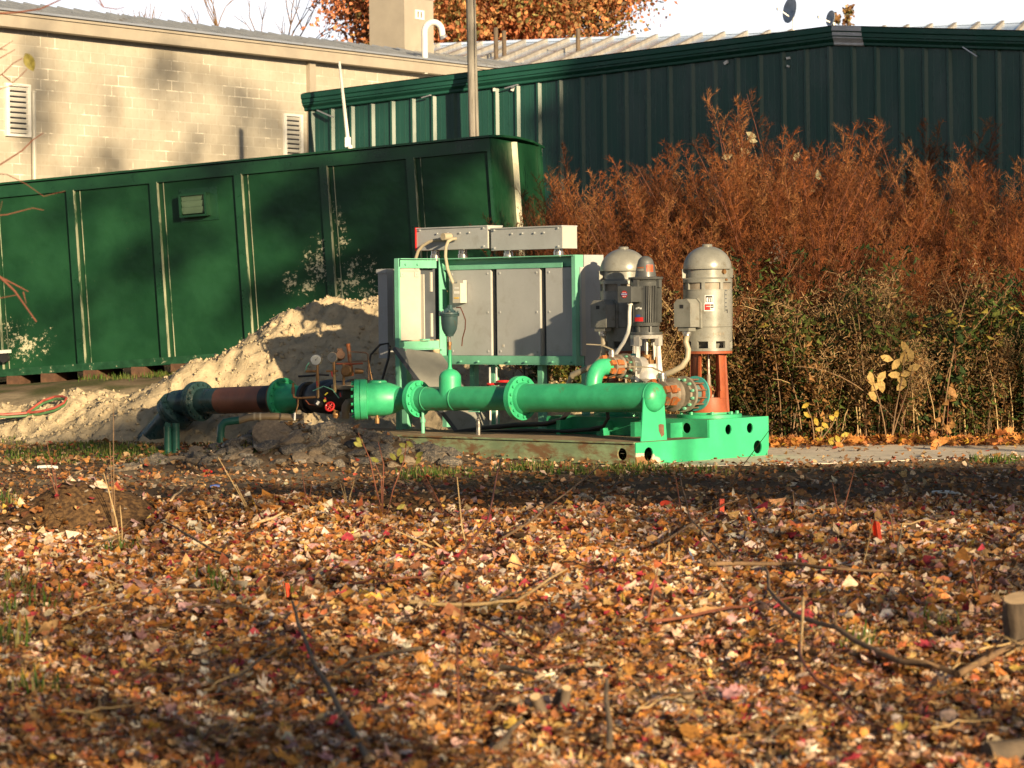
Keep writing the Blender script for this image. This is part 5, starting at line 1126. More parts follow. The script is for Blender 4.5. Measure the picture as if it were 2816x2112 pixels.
for (px, py, s, lb) in ((1613, 1372, .075, 'left of two pale stones on the bare soil before the skid'), (1677, 1376, .07, 'right of two pale stones on the bare soil before the skid'), (2545, 1258, .09, 'whitish slab on the edge of the concrete strip'), (2790, 1255, .05, 'white lump at the right edge of the concrete strip'), (1310, 1418, .08, 'flat gray stone in the leaves at mid picture')):
    put_rock(G(px, py, .01), s, 1 if 'slab' in lb or 'flat' in lb else 0, lb, None, None, M['stone'], 'stone', 'stone')
for k in range(150):
    q = G(random.uniform(0, 2816), random.uniform(1245, 1400), .0); put_rock(q, random.choice((.012, .018, .026)), k % 6, 'small pebble or scrap on the bare soil', 'pebbles on the bare soil', mat=M['stone'] if k % 3 else None, name='pebble', cat='pebble')

# ------------------------------------------------------------------ markers, scraps
def flag(px, py, bx, by, w, h, label, stripe=False):
    b0 = G(bx, by); top = P(px, py, b0.y); t = thing('marker_flag', label, 'marker flag', b0)
    d = top-b0; mb = MB(); mb.tube([(0, 0, -.05), d*.5+Vector((.005, 0, 0)), d+Vector((0, 0, h*.5))], .0035, 6); obj('wire', mb, M['paletwig'], t)
    vs = []; n = 6
    for i in range(n+1):
        for j in range(2): vs.append(d+Vector((w*(i/n)-(.25*w if j == 0 else 0), .018*math.sin(i*1.4)+.01*j, h*(.5-j)-.35*h*(i/n)*(0.6+.4*j))))
    mb = MB(); mb.add(vs, [(2*i, 2*i+2, 2*i+3, 2*i+1) for i in range(n)]); f_ = obj('cloth', mb, M['flag'], t); f_.modifiers.new('thickness', 'SOLIDIFY').thickness = .002
flag(2402, 1450, 2362, 1575, .055, .10, 'orange-red diamond marker flag on a leaning wire at the right')
flag(782, 1618, 784, 1668, .035, .085, 'small red marker flag in the leaf litter at the left')
flag(225, 1170, 228, 1200, .065, .075, 'small red marker flag before the sand pile')
flag(2052, 1424, 2052, 1470, .035, .03, 'tiny orange flag ribbon tied low on a twig')
b0 = G(1984, 1426); t = thing('marker_stake', 'short orange painted wooden stake with pale foot', 'stake', b0); hh = (P(1981, 1372, b0.y)-b0).length
mb = MB(); mb.bb((-.019, -.012, .05), (.019, .012, hh), 0); mb.bb((-.018, -.011, -.1), (.018, .011, .05), 1); obj('stake_body', mb, [M['flag'], M['white']], t); t.rotation_euler = (0, .03, .3)
b0 = G(1832, 1403); t = thing('orange_lid', 'orange rimmed gray disc half sunk in the soil', 'disc', b0, rot=(.5, .1, 0)); mb = MB(); mb.lathe((0, 0, .0), (0, 0, 1), [(0, .08), (.02, .085), (.03, .08)], 24); obj('disc', mb, M['gray'], t); mb = MB(); mb.lathe((0, .03, .031), (0, 0, 1), [(0, .06), (.012, .055)], 20); obj('orange_rim', mb, M['flag'], t)
def strip(px0, py0, px1, py1, r, mat, name, label, cat, lift=.02):
    a, b = G(px0, py0, lift), G(px1, py1, lift); mb = MB(); mb.tube([a, (a+b)/2+Vector((0, 0, .008)), b], r, 6); tag(obj(name, mb, mat), label, cat)
strip(104, 1290, 158, 1291, .018, M['white'], 'white_stick', 'white plastic stick lying on the soil at the left', 'stick')
strip(578, 1345, 604, 1343, .014, M['blueink'], 'blue_scrap', 'small blue plastic scrap on the soil', 'scrap'); strip(560, 1301, 582, 1303, .014, M['red'], 'red_scrap', 'small red plastic scrap at the foot of the rubble', 'scrap')
strip(2565, 1360, 2640, 1363, .014, M['white'], 'white_strip', 'white strip lying in the shaded soil at the right', 'strip'); strip(2660, 1452, 2740, 1458, .012, M['white'], 'white_strip', 'bluish white plastic strip among twigs at the right', 'strip')
a, b = G(1897, 1560), G(1928, 1705); k = a.y; mb = MB(); top = a+Vector((0, 0, .10)); mb.tube([top, top+Vector((.02, -.1, -.05)), a+(b-a)*.4+Vector((.01, 0, .03)), a+(b-a)*.7+Vector((.03, 0, .02)), b+Vector((0, 0, .015))], .007, 6); tag(obj('blue_rope', mb, pm('pale_blue_cord', (.22, .30, .48), .6)), 'pale blue rope trailing over the leaf litter', 'rope')
# twin hose loop
def hose(dz, mat, name, lb):
    pts = [P(x, y, Y) for x, y, Y in ((-90, 1150, 36.6), (60, 1143, 36.3), (110, 1138, 36.2), (150, 1128, 36.2), (176, 1114, 36.2), (183, 1101, 36.3), (172, 1096, 36.4), (150, 1097, 36.5), (118, 1108, 36.5), (95, 1124, 36.4), (72, 1142, 36.2), (20, 1146, 36.1), (-90, 1140, 36.0))]
    fine = []
    for i in range(len(pts)-1):
        for s in (0, .5): fine.append(pts[i].lerp(pts[i+1], s)+Vector((0, 0, dz)))
    mb = MB(); mb.tube(fine, .016, 8); tag(obj(name, mb, mat), lb, 'hose')
hose(.03, pm('red_hose', (.33, .07, .05), .5), 'welding_hose', 'red hose looped on the sand at the left edge'); hose(-.005, pm('green_hose', (.06, .15, .06), .5), 'welding_hose', 'green hose under the red looped hose at the left edge')

# ------------------------------------------------------------------ stumps, logs, sticks, saplings
q = G(2822, 1800); t = thing('tree_stump', 'sawn tree stump with pale cut top at the right edge', 'stump', q); mb = MB(); hh = P(2800, 1655, q.y).z-q.z
mb.lathe((0, 0, 0), (-.05, 0, 1), [(-.1+(hh+.1)*k/14, .135-.04*min(1, k/8)) for k in range(15)], 40); 
for i, v in enumerate(mb.v): w = .011*noise.noise(Vector((v[0]*30, v[1]*30, v[2]*5)))+.006*noise.noise(Vector(v)*14); mb.v[i] = (v[0]*(1+w*8), v[1]*(1+w*8), v[2])
obj('trunk', mb, M['bark'], t); mb = MB(); mb.lathe((-.05*hh, 0, hh-.002), (-.12, -.25, 1), [(0, .093), (.022, .088)], 22); obj('cut_face', mb, M['cutwood'], t)
q = G(2830, 2108); t = thing('dark_log', 'dark log end at the lower right corner', 'log', q); mb = MB(); mb.tube([(-.16, -.05, .05), (.0, .0, .055), (.5, .2, .05)], .05, 14); obj('log', mb, M['bark'], t)
q = G(1500, 1975); t = thing('cut_sapling_stump', 'cluster of sawn sapling stubs in the leaves at the bottom', 'stump', q)
for i, (dx, dy, r, h, ln) in enumerate(((-.01, .0, .026, .09, -.25), (.075, .02, .022, .12, .1), (-.06, .05, .02, .07, -.5), (.03, .09, .018, .10, .3))):
    mb = MB(); mb.tube([(dx*.3, dy, -.04), (dx+ln*.05, dy, h*.5), (dx+ln*.12, dy-.02, h)], [r*1.2, r, r*.95], 12); s_ = obj('stub', mb, M['bark'], t); mb = MB(); p = Vector((dx+ln*.12, dy-.02, h)); mb.lathe(p, (ln, -.5, 1), [(-.004, r*.9), (.005, r*.86)], 14); obj('cut_face', mb, M['cutwood'], s_)
def stick(pts, r, mat, label, lifts=None, name='fallen_branch', cat='branch', twigs=0, group=None, r1=None):
    w = [G(x, y, .05) for x, y in pts]
    if lifts: w = [p+Vector((0, 0, l)) for p, l in zip(w, lifts)]
    f = []
    for i in range(len(w)-1):
        for s in (0, .34, .67): f.append(w[i].lerp(w[i+1], s)+Vector((random.gauss(0, .006), random.gauss(0, .01), random.gauss(0, .006))))
    f.append(w[-1]); n = len(f); rs = [r+(((r1 or r*.5)-r)*i/(n-1)) for i in range(n)]; mb = MB(); mb.tube(f, rs, 8)
    for k in range(twigs):
        p = f[random.randrange(1, n-1)]; d = Vector((random.gauss(0, .5), random.gauss(0, .8), random.uniform(.05, .5)))*.25; mb.tube([p, p+d*.5+Vector((0, 0, .01)), p+d], [r*.45, r*.3, r*.2], 5)
    return tag(obj(name, mb, mat), label, cat, group)
stick([(1010, 2130), (900, 1935), (835, 1800), (805, 1745)], .013, M['bark'], 'bare gray branch running up from the bottom edge left of centre', [0, .03, .05, .12], twigs=2, r1=.008)
stick([(2830, 1818), (2640, 1905), (2480, 1885), (2300, 1800), (2180, 1760), (2115, 1690), (2105, 1640)], .017, M['twig'], 'long curved brown branch lying across the right foreground', [.05, .04, .05, .08, .08, .08, .12], twigs=4, r1=.009)
stick([(1790, 1750), (1950, 1745), (2120, 1700), (2300, 1690)], .009, M['redtwig'], 'red-brown branch lying right of centre', [.03, .06, .05, .03], twigs=3)
stick([(970, 1636), (1060, 1640), (1170, 1629)], .009, M['redtwig'], 'short dark red stick at centre left', [.02, .05, .04])
stick([(1240, 1585), (1340, 1500), (1380, 1380)], .010, M['redtwig'], 'dark red stem leaning up from the leaves at the centre', [0, .12, .32])
stick([(1390, 1510), (1500, 1455), (1655, 1358)], .010, M['twig'], 'brown twig slanting up to the right at mid picture', [.02, .10, .22], twigs=3)
stick([(1130, 1690), (1300, 1705), (1420, 1695), (1560, 1610)], .012, M['paletwig'], 'pale bent stick lying in the sunny leaves', [.02, .03, .04, .05])
stick([(640, 1570), (560, 1540), (440, 1470)], .011, M['bark'], 'dark stick slanting down from the soil hump', [.03, .05, .06], twigs=1)
stick([(1300, 1760), (1400, 1810), (1520, 1875)], .008, M['redtwig'], 'thin dark red twig at lower centre', [.05, .05, .02])
stick([(1380, 1875), (1480, 1905)], .014, M['bark'], 'short thick gray stick above the sawn sapling stubs', [.01, .03]); stick([(1370, 2105), (1440, 2050)], .016, M['bark'], 'gray branch end at the bottom edge below the stubs', [.02, .05])
stick([(1680, 2110), (1670, 1990)], .014, M['bark'], 'dark upright root at the bottom edge right of centre', [.02, .13], r1=.008)
stick([(2200, 1850), (2210, 1900), (2330, 2000), (2430, 2060)], .009, M['redtwig'], 'dark twig crossing the lower right leaves', [.08, .06, .03, .02]); stick([(2210, 1765), (2205, 1880)], .008, M['paletwig'], 'pale upright twig in the lower right leaves', [.16, .0])
stick([(1950, 1590), (2150, 1600), (2300, 1610), (2450, 1605)], .014, M['twig'], 'long brown branch lying behind the marker flag', [.04, .06, .05, .03], twigs=4)
stick([(1830, 1530), (1970, 1450), (2055, 1424)], .009, M['twig'], 'brown twig rising to the tiny orange ribbon', [.05, .10, .12]); stick([(2055, 1424), (2080, 1500), (2120, 1560)], .008, M['twig'], 'brown twig drooping from the tiny orange ribbon', [.12, .12, .02])
stick([(2470, 1560), (2480, 1510), (2560, 1505), (2720, 1515)], .007, M['paletwig'], 'pale arched vine stem right of the marker flag', [.02, .12, .14, .05]); stick([(2000, 1570), (1900, 1490), (1870, 1380)], .007, M['twig'], 'thin bent twig left of the orange stake', [.02, .12, .22])
stick([(690, 1470), (780, 1445)], .014, M['cutwood'], 'pale broken stick end on the leaves at left', [.02, .05]); stick([(470, 1395), (505, 1372)], .012, M['cutwood'], 'short pale splinter by the soil hump', [.0, .05]); stick([(470, 1665), (590, 1655)], .008, M['paletwig'], 'pale twig lying in the left leaves', [.02, .03])
stick([(1160, 1820), (1000, 1870), (900, 1900)], .009, M['bark'], 'dark twig right of the bottom branch', [.02, .05, .03]); stick([(660, 1900), (760, 1850), (820, 1830)], .008, M['bark'], 'dark side twig left of the bottom branch', [.02, .06, .05])
for k in range(80):
    px, py = random.uniform(0, 2816), 1420+random.random()**.8*680; L = random.uniform(50, 200); an_ = random.gauss(0, .5); s = stick([(px, py), (px+L*.5*math.cos(an_), py+L*.5*math.sin(an_)*.5+random.gauss(0, 6)), (px+L*math.cos(an_), py+L*math.sin(an_)*.5)], random.uniform(.003, .006), random.choice((M['twig'], M['redtwig'], M['bark'], M['paletwig'])), 'thin fallen twig lying in the leaf litter', [.01, .04, .05], 'fallen_twig', 'twig', 1, 'thin twigs in the leaf litter')
def stalks(label, base, tops, r, mat, name='dry_stalk', cat='stalk', leaves=(), bend=.0, leafcol=(.42, .40, .08), ls=.03):
    b0 = G(*base); t = thing(name, label, cat, b0)
    mb = MB()
    for (x, y) in tops:
        e = P(x, y, b0.y)-b0; mb.tube([(random.gauss(0, .012), 0, -.04), e*.35+Vector((bend*.3, random.gauss(0, .01), 0)), e*.7+Vector((bend, 0, 0)), e], [r, r*.9, r*.7, r*.4], 6)
    obj('stem', mb, mat, t)
    if leaves:
        vs = []; fs = []; lm = MB()
        for (x, y) in leaves:
            p = P(x, y, b0.y)-b0; an_ = random.uniform(0, 6.28)
            d = Vector((math.cos(an_), -.3, math.sin(an_)*.9)).normalized(); s = d.cross(Vector((0, -1, .2))).normalized(); 
            up_ = d.cross(s)*.2
            lm.add([p-d*ls, p-d*ls*.3+s*ls*.5+up_*ls, p+d*ls*.5+s*ls*.42+up_*ls, p+d*ls*1.1, p+d*ls*.5-s*ls*.42+up_*ls, p-d*ls*.3-s*ls*.5+up_*ls], [(0, 1, 5), (1, 2, 4, 5), (2, 3, 4)])
        lo = obj('leaves', lm, M['foliage'], t); ca = lo.data.color_attributes.new('Col', 'FLOAT_COLOR', 'POINT'); ca.data.foreach_set('color', [q for v in lo.data.vertices for q in (*leafcol, 1)])
    return t
stalks('three tall thin dry stalks standing before the bent pipe', (312, 1452), ((312, 1105), (302, 1215), (296, 1300)), .0045, M['twig'])
stalks('reddish forked stalk at the left before the white stick', (160, 1370), ((128, 1212), (118, 1250), (150, 1290)), .004, M['redtwig']); stalks('thin bent pale stalk right of the soil hump', (340, 1500), ((330, 1390), (285, 1300)), .006, M['paletwig'])
stalks('bare straight pale stem standing at centre', (1277, 1520), ((1257, 1312),), .006, M['paletwig']); stalks('long curving thin stem rising from the lower centre leaves', (1262, 2030), ((1150, 1300),), .0045, M['redtwig'], bend=.16)
stalks('sapling with a few yellow-green leaves in front of the rubble', (1055, 1425), ((985, 1190), (1030, 1270), (1040, 1215), (1120, 1200)), .0055, M['redtwig'], 'leafy_sapling', 'sapling', ((985, 1222), (1030, 1264), (1098, 1242), (1128, 1222), (1152, 1250), (1150, 1266), (1104, 1262), (1110, 1225), (1080, 1255), (990, 1212)), .03, (.25, .245, .055), .038)
stalks('thin red stem leaning left of centre with one yellow leaf', (1230, 1420), ((1120, 1220),), .0045, M['redtwig'], 'leafy_sapling', 'sapling', ((1103, 1393),), .0, (.45, .40, .10), .04)
stalks('bare dry stem before the rubble at left', (690, 1415), ((600, 1258), (648, 1330)), .006, M['paletwig']); stalks('dark curled stem before the rubble', (845, 1400), ((830, 1290), (858, 1330)), .005, M['redtwig']); stalks('pale bent grass stalks before the rubble', (955, 1390), ((930, 1310), (975, 1320), (945, 1330)), .007, M['paletwig'])
stalks('thin stem standing before the right end of the skid', (1880, 1450), ((1858, 1312),), .006, M['redtwig']); stalks('thin pale stem right of the orange stake', (2190, 1440), ((2180, 1350), (2196, 1380)), .006, M['twig']); stalks('tall thin reddish stem left of the marker flag', (2310, 1440), ((2350, 1290), (2290, 1330)), .006, M['redtwig']); stalks('bent thin stem right of the marker flag', (2470, 1530), ((2430, 1380),), .007, M['twig'], bend=.02)
stalks('short sawn stems with pale tips at mid picture left', (1240, 1530), ((1092, 1460), (1190, 1485), (1237, 1500)), .010, M['paletwig']); stalks('thin wire-like stem beside the skid end', (1995, 1345), ((2095, 1265), (2140, 1150)), .005, M['twig']); stalks('short cut stem in the leaves right of centre', (1838, 1560), ((1840, 1490),), .008, M['paletwig']); stalks('curved red stem in the right middle leaves', (1775, 1720), ((1810, 1560),), .008, M['redtwig'])
stalks('clump of thin stems at the right middle', (2690, 1640), ((2670, 1540), (2700, 1560), (2730, 1590)), .006, M['redtwig'])
stalks('short upright brown twig before the marker flag', (2245, 1540), ((2280, 1470),), .012, M['twig'])
# sapling branches reaching in at the upper left, with one leaf
Ys = 15.0; t = thing('overhanging_sapling', 'bare sapling branches reaching in at the upper left with one olive leaf', 'tree', (P(-420, 800, Ys).x, Ys, 0)); t['_org'] = list(t.location)
S = lambda px, py: P(px, py, Ys)
mb = MB(); bx = t.location.x
mb.tube([(bx, Ys, -.1), (bx+.02, Ys, 1.2), (bx-.01, Ys, 2.6), (bx+.05, Ys, 4.2)], [.03, .025, .02, .012], 8)
for br_, r in (([(-400, 60), (-100, 40), (40, 35), (110, 25), (165, 0), (230, -40)], .007), ([(-400, 330), (-90, 250), (5, 205), (35, 175), (62, 160)], .005), ([(5, 205), (35, 228), (60, 205), (75, 190)], .004), ([(-90, 250), (0, 245), (40, 232), (80, 240)], .003), ([(-90, 180), (0, 135), (36, 112)], .004), ([(0, 135), (20, 138)], .003), ([(-90, 190), (0, 160), (42, 136)], .004), ([(-400, 560), (-80, 480), (0, 453), (60, 415), (90, 385), (120, 365)], .006), ([(-300, 800), (-40, 740), (0, 762), (40, 800), (100, 885)], .010), ([(0, 762), (40, 782), (78, 802)], .006), ([(64, 803), (72, 835)], .004), ([(-90, 470), (20, 480), (70, 505), (120, 540), (180, 525)], .003), ([(-90, 600), (20, 590), (90, 572), (120, 578)], .004), ([(-80, 590), (0, 580), (6, 552)], .003), ([(-60, 825), (0, 820), (50, 810)], .004), ([(240, -60), (285, 20), (320, 25), (342, 20)], .004), ([(285, 20), (262, 0)], .003)):
    pts = [S(x, y) for x, y in br_]; n = len(pts); mb.tube(pts, [r*(1-.6*i/(n-1)) for i in range(n)], 6)
obj('branches', mb, M['redtwig'], t)
p0, p1 = S(70, 146), S(92, 196); d = (p1-p0); s = Vector((d.z, 0, -d.x)).normalized()*-.034; vs = []; n = 9
for i in range(n):
    u = i/(n-1); w = math.sin(math.pi*min(1, u*1.0))**.7*(1-.25*u); c_ = p0+d*u; vs += [c_-s*w, c_+Vector((0, .008*math.sin(u*3), 0)), c_+s*w]
mb = MB(); mb.add(vs, [q for i in range(n-1) for q in ((3*i, 3*i+1, 3*i+4, 3*i+3), (3*i+1, 3*i+2, 3*i+5, 3*i+4))]); lo = obj('leaf', mb, M['foliage'], t, label='single olive leaf')
ca = lo.data.color_attributes.new('Col', 'FLOAT_COLOR', 'POINT'); ca.data.foreach_set('color', [q for v in lo.data.vertices for q in (.22, .19, .045, 1)])

# ------------------------------------------------------------------ thicket
def plume_variant(seed, nst, h):
    rr = np.random.default_rng(seed); tri = []; cols = []; mb = MB()
    pal = [(.22, .070, .022), (.28, .10, .033), (.15, .048, .018), (.29, .13, .05), (.10, .037, .016)]
    for s in range(nst):
        a = rr.uniform(0, 6.28); lean = rr.uniform(.05, .42); hh = h*rr.uniform(.68, 1.0); b = np.array([rr.normal(0, .12), rr.normal(0, .12), 0]); d = np.array([math.cos(a), math.sin(a), 0])
        f = lambda u: b+d*lean*hh*(u**1.6)+np.array([0, 0, hh*u*(1-.08*u)])
        mb.tube([f(u) for u in (0, .25, .5, .75, 1)], [.012, .010, .008, .005, .002], 5)
        pc = np.array(pal[rr.integers(len(pal))])
        nl = int(62*hh/h)
        for k in range(nl):
            u = .30+.70*(k/nl)**.8; p = f(u); g = rr.uniform(0, 6.28); ln = (.10+.46*(1-u)**.8+.05*rr.random())*rr.uniform(.6, 1.1)
            ld = np.array([math.cos(g)*.75, math.sin(g)*.75, rr.uniform(.45, 1.0)]); ld /= np.linalg.norm(ld); e = p+ld*ln; sd = np.cross(ld, [0, 0, 1]); sd /= np.linalg.norm(sd)+1e-6
            tri.append((p-sd*.004, p+sd*.004, e)); cols.append(pc*.7)
            if u < .42 and rr.random() < .6: continue
            for q in range(int(11+40*ln)):
                w = rr.uniform(.15, 1); c = p+(e-p)*w; td = ld*.7+rr.normal(0, .55, 3)+np.array([0, 0, .25]); td /= np.linalg.norm(td); tl = rr.uniform(.03, .10); ts = np.cross(td, rr.normal(0, 1, 3)); ts /= np.linalg.norm(ts)+1e-6
                wd = rr.uniform(.0018, .0042)
                tri.append((c-ts*wd, c+ts*wd, c+td*tl)); cols.append(pc*rr.uniform(.6, 1.45))
    return mb, np.array(tri), np.clip(np.array(cols), 0, 1)
def leafy_variant(seed, nst, h, pal, ls, dens, droop=.4, fluff=0, wd=.36):
    rr = np.random.default_rng(seed); vv = []; cols = []; mb = MB(); tri = []; tc_ = []
    for s in range(nst):
        a = rr.uniform(0, 6.28); lean = rr.uniform(.05, .55); hh = h*rr.uniform(.5, 1.0); b = np.array([rr.normal(0, .2), rr.normal(0, .15), 0]); d = np.array([math.cos(a), math.sin(a), 0])
        f = lambda u: b+d*lean*hh*u**1.7+np.array([0, 0, hh*u*(1-.15*u)])
        mb.tube([f(u) for u in (0, .33, .66, 1)], [.008, .006, .005, .002], 4); pc = np.array(pal[rr.integers(len(pal))])
        for k in range(int(dens*hh)):
            u = rr.uniform(.12, 1); p = f(u)+rr.normal(0, .09, 3); g = rr.uniform(0, 6.28); ld = np.array([math.cos(g), math.sin(g), -droop+rr.normal(0, .4)]); ld /= np.linalg.norm(ld); sd = np.cross(ld, [0, 0, 1])+rr.normal(0, .3, 3); sd /= np.linalg.norm(sd); l = ls*rr.uniform(.5, 1.3); nn_ = np.cross(ld, sd)*.25
            vv.append((p, p+ld*l*.5+sd*l*wd+nn_*l, p+ld*l*1.15, p+ld*l*.5-sd*l*wd+nn_*l)); cols.append(pc*rr.uniform(.55, 1.5))
        for k in range(int(fluff*hh)):
            u = rr.uniform(.55, 1.02); p = f(u)+rr.normal(0, .035+.05*u, 3); td = rr.normal(0, 1, 3)+[0, 0, .5]; td /= np.linalg.norm(td); ts = np.cross(td, rr.normal(0, 1, 3)); ts /= np.linalg.norm(ts); e = p+td*rr.uniform(.02, .06); w = .004
            vv.append((p-ts*w, p+ts*w, e+ts*w*.5, e-ts*w*.5)); cols.append(np.array((.34, .22, .11))*rr.uniform(.5, 1.5))
    return mb, np.array(vv), np.clip(np.array(cols), 0, 1)
def plant(name, label, cat, group, data, faces_n, stem_mat, leaf_name, mat):
    mb, vv, cc = data; t = thing(name, label, cat, (0, 0, 0), 0, group); obj('stems', mb, stem_mat, t); polys(leaf_name, vv, faces_n, cc, mat, t); return t
TRI = [(0, 1, 2)]; QD = [(0, 1, 2), (0, 2, 3)]
GPL = 'tall rust-brown plumed weeds of the thicket'
protos = [plant('plumed_weed', 'tall feathery rust-brown weed in the thicket before the green building', 'weed', GPL, plume_variant(s, n, 4.0), TRI, M['redtwig'], 'plumes', M['plume']) for s, n in ((11, 9), (12, 10), (13, 8), (14, 9), (15, 10))]
PG = [(.055, .09, .02), (.08, .11, .025), (.035, .06, .02), (.13, .13, .035)]; PB = [(.17, .085, .03), (.23, .125, .045), (.12, .06, .025), (.26, .18, .07)]; PY = [(.30, .24, .05), (.20, .16, .05), (.10, .12, .03)]
GLW = 'low leafy weeds of the thicket'; GDW = 'dead brown weeds of the thicket'
GBW = 'broad leaved weeds of the thicket'
bw = [plant('broad_leaved_weed', 'broad leaved weed with big green and yellowing leaves in the thicket', 'weed', GBW, leafy_variant(s, 6, h, PG+PG[:2]+PY+[(.30, .16, .06)], .125, 34, .6), QD, M['redtwig'], 'leaves', M['foliage']) for s, h in ((41, 1.9), (42, 2.3), (43, 1.5))]
lw = [plant('leafy_weed', 'low green leafy weed at the foot of the thicket', 'weed', GLW, leafy_variant(s, 9, h, PG[:3]+PB[:3]+PY[2:], .075, 62, .55, 0, .2), QD, M['twig'], 'leaves', M['foliage']) for s, h in ((21, 2.0), (22, 1.7), (23, 2.3))]
dw = [plant('dead_weed', 'dead brown seeding weed at the foot of the thicket', 'weed', GDW, leafy_variant(s, 11, h, PB+PB+PG[3:], .065, 45, .9, 170, .18), QD, M['paletwig'], 'seed_heads', M['foliage']) for s, h in ((31, 1.7), (32, 2.1), (33, 1.2))]
def place(proto, first, x, y, s):
    o = proto if first else copy_tree(proto); o.location = (x, y, H(x, y)-.05); o.rotation_euler = (0, 0, random.uniform(0, 6.28)); o.scale = (s, s, s*random.uniform(.95, 1.06)); return o
used = set()
def put(lst, key, x, y, s):
    i = random.randrange(len(lst)); place(lst[i], (key, i) not in used, x, y, s); used.add((key, i))
# plumes: outline of the tops follows the photograph's thicket
def top_y(px):
    pts = ((1380, 500), (1500, 470), (1600, 440), (1680, 355), (1760, 375), (1900, 365), (2000, 395), (2060, 295), (2150, 280), (2230, 290), (2300, 370), (2400, 400), (2500, 430), (2600, 445), (2700, 440), (2816, 400), (3000, 400))
    for (a, b), (c, d) in zip(pts, pts[1:]):
        if a <= px <= c: return b+(d-b)*(px-a)/(c-a)
    return 420
for row, (Y0, drop, n) in enumerate(((38.2, 0, 26), (36.9, 30, 28), (35.8, 130, 26), (34.9, 240, 20), (34.3, 340, 10))):
    for k in range(n):
        px = 1410+(2960-1410)*(k+random.uniform(.1, .9))/n; y = Y0+random.uniform(-.5, .5)+(.5 if px < 1700 else 0)
        q = P(px, top_y(px)+drop+random.uniform(-30, 90), y); h = q.z-H(q.x, y)
        if px < 1620 and row > 1: continue
        put(protos, 'p', q.x, y, max(.35, h/3.8*(1+.11*noise.noise(Vector((px*.011, row*3, 5))))))
for px, ty in ((2310, 270), (2480, 260), (2560, 300), (2400, 330), (2050, 290), (2170, 300), (2620, 340)):
    q = P(px, ty+40, 40.5); put(protos, 'p', q.x, 40.5, (q.z-H(q.x, 40.5))/3.8)
for k in range(200):
    px = random.uniform(1500, 2950); y = 33.1+abs(random.gauss(0, 1.1))+(.9 if px < 2080 else 0)+(.6 if px < 1700 else 0)+.1*max(0, (px-2400)/200)
    x = P(px, 1100, y).x; s = random.uniform(.55, 1.25)*(1 if px > 1950 else .75); s *= 1+.16*max(0, min(1.4, y-33.4))
    if noise.noise(Vector((x*.9, y*.9, 20)))+random.gauss(0, .15) > .36: put(bw, 'b', x, y, min(s, .95))
    elif noise.noise(Vector((x*.7, y*.7, 30)))+random.gauss(0, .2) > .10: put(lw, 'l', x, y, s)
    else: put(dw, 'd', x, y, s)
for k in range(42):
    px = random.uniform(1480, 2860); y = 32.9+random.random()*1.6+(1.2 if px < 2080 else 0); b0 = P(px, 1150, y); b0.z = H(b0.x, y); g = random.uniform(-1.3, 1.3); L = random.uniform(.9, 2.4); hh = random.uniform(.5, 2.2)
    mb = MB(); mb.tube([(L*math.sin(g)*u, -.35*L*math.cos(g)*u*.6, hh*(1.9*u-.95*u*u)) for u in np.linspace(0, 1, 9)], [.010-.007*u for u in np.linspace(0, 1, 9)], 5)
    o = obj('bramble_cane', mb, random.choice((M['redtwig'], M['twig'], M['paletwig']))); o.location = b0; tag(o, 'thin arching bare cane sticking out of the front of the thicket', 'cane', 'arching canes of the thicket')
def clump_plant(label, px, base_y, leaves, ls, colr, tops, name='yellow_leaf_sapling'):
    stalks(label, (px, base_y), tops, .009, M['twig'], name, 'sapling', leaves, .02, colr, ls)
clump_plant('sapling with big sunlit yellow leaves at the foot of the thicket', 2445, 1224, ((2490, 955), (2485, 985), (2505, 975), (2465, 1000), (2462, 1030), (2495, 1025), (2480, 1045), (2515, 1010), (2395, 1040), (2410, 1060), (2425, 1035), (2400, 1085), (2480, 1060), (2425, 1060), (2440, 985)), .085, (.46, .31, .11), ((2490, 960), (2400, 1050), (2510, 1010)))
clump_plant('pale dead leaved sapling right of the orange pump base', 2150, 1215, ((2210, 955), (2200, 985), (2215, 1010), (2145, 1030), (2155, 1050), (2180, 1040), (2140, 1060), (2230, 990)), .085, (.42, .24, .11), ((2210, 960), (2150, 1040)))
clump_plant('low yellow maple seedling beside the skid end', 2245, 1228, ((2215, 1115), (2220, 1140), (2255, 1180), (2300, 1140), (2290, 1150), (2270, 1170), (2245, 1160)), .055, (.46, .33, .055), ((2220, 1120), (2300, 1145), (2258, 1178)))
clump_plant('yellow leafed seedling lying low by the concrete strip', 2300, 1232, ((2285, 1212), (2305, 1208), (2290, 1220), (2325, 1195)), .055, (.42, .33, .06), ((2290, 1210), (2325, 1195)))
clump_plant('big orange dead maple leaf standing by the concrete strip', 2575, 1238, ((2580, 1218), (2592, 1212), (2570, 1224)), .085, (.55, .24, .07), ((2580, 1215),), 'leaf_sprig')
clump_plant('vine of heart shaped pale leaves high in the thicket', 2280, 1100, ((2065, 370), (2070, 385), (2050, 415), (2000, 430), (2190, 430), (2235, 520), (2445, 485), (2480, 440), (2415, 475), (2520, 490), (2040, 420), (2250, 480), (2720, 600), (2765, 640), (2375, 600), (2405, 605), (2440, 620), (2460, 630)), .085, (.34, .30, .18), ((2065, 380), (2440, 470)), 'leafy_vine')
clump_plant('vine of brown dangling leaves behind the round motors', 1850, 1120, [(random.uniform(1590, 1880), random.uniform(620, 760)) for _ in range(34)], .075, (.26, .17, .08), ((1650, 640), (1860, 700)), 'leafy_vine')
clump_plant('arching stem with pinkish red tips in the thicket', 2450, 1000, ((2440, 400), (2350, 375), (2345, 385)), .04, (.45, .08, .09), ((2352, 372), (2445, 385), (2530, 480)), 'red_stem_weed')
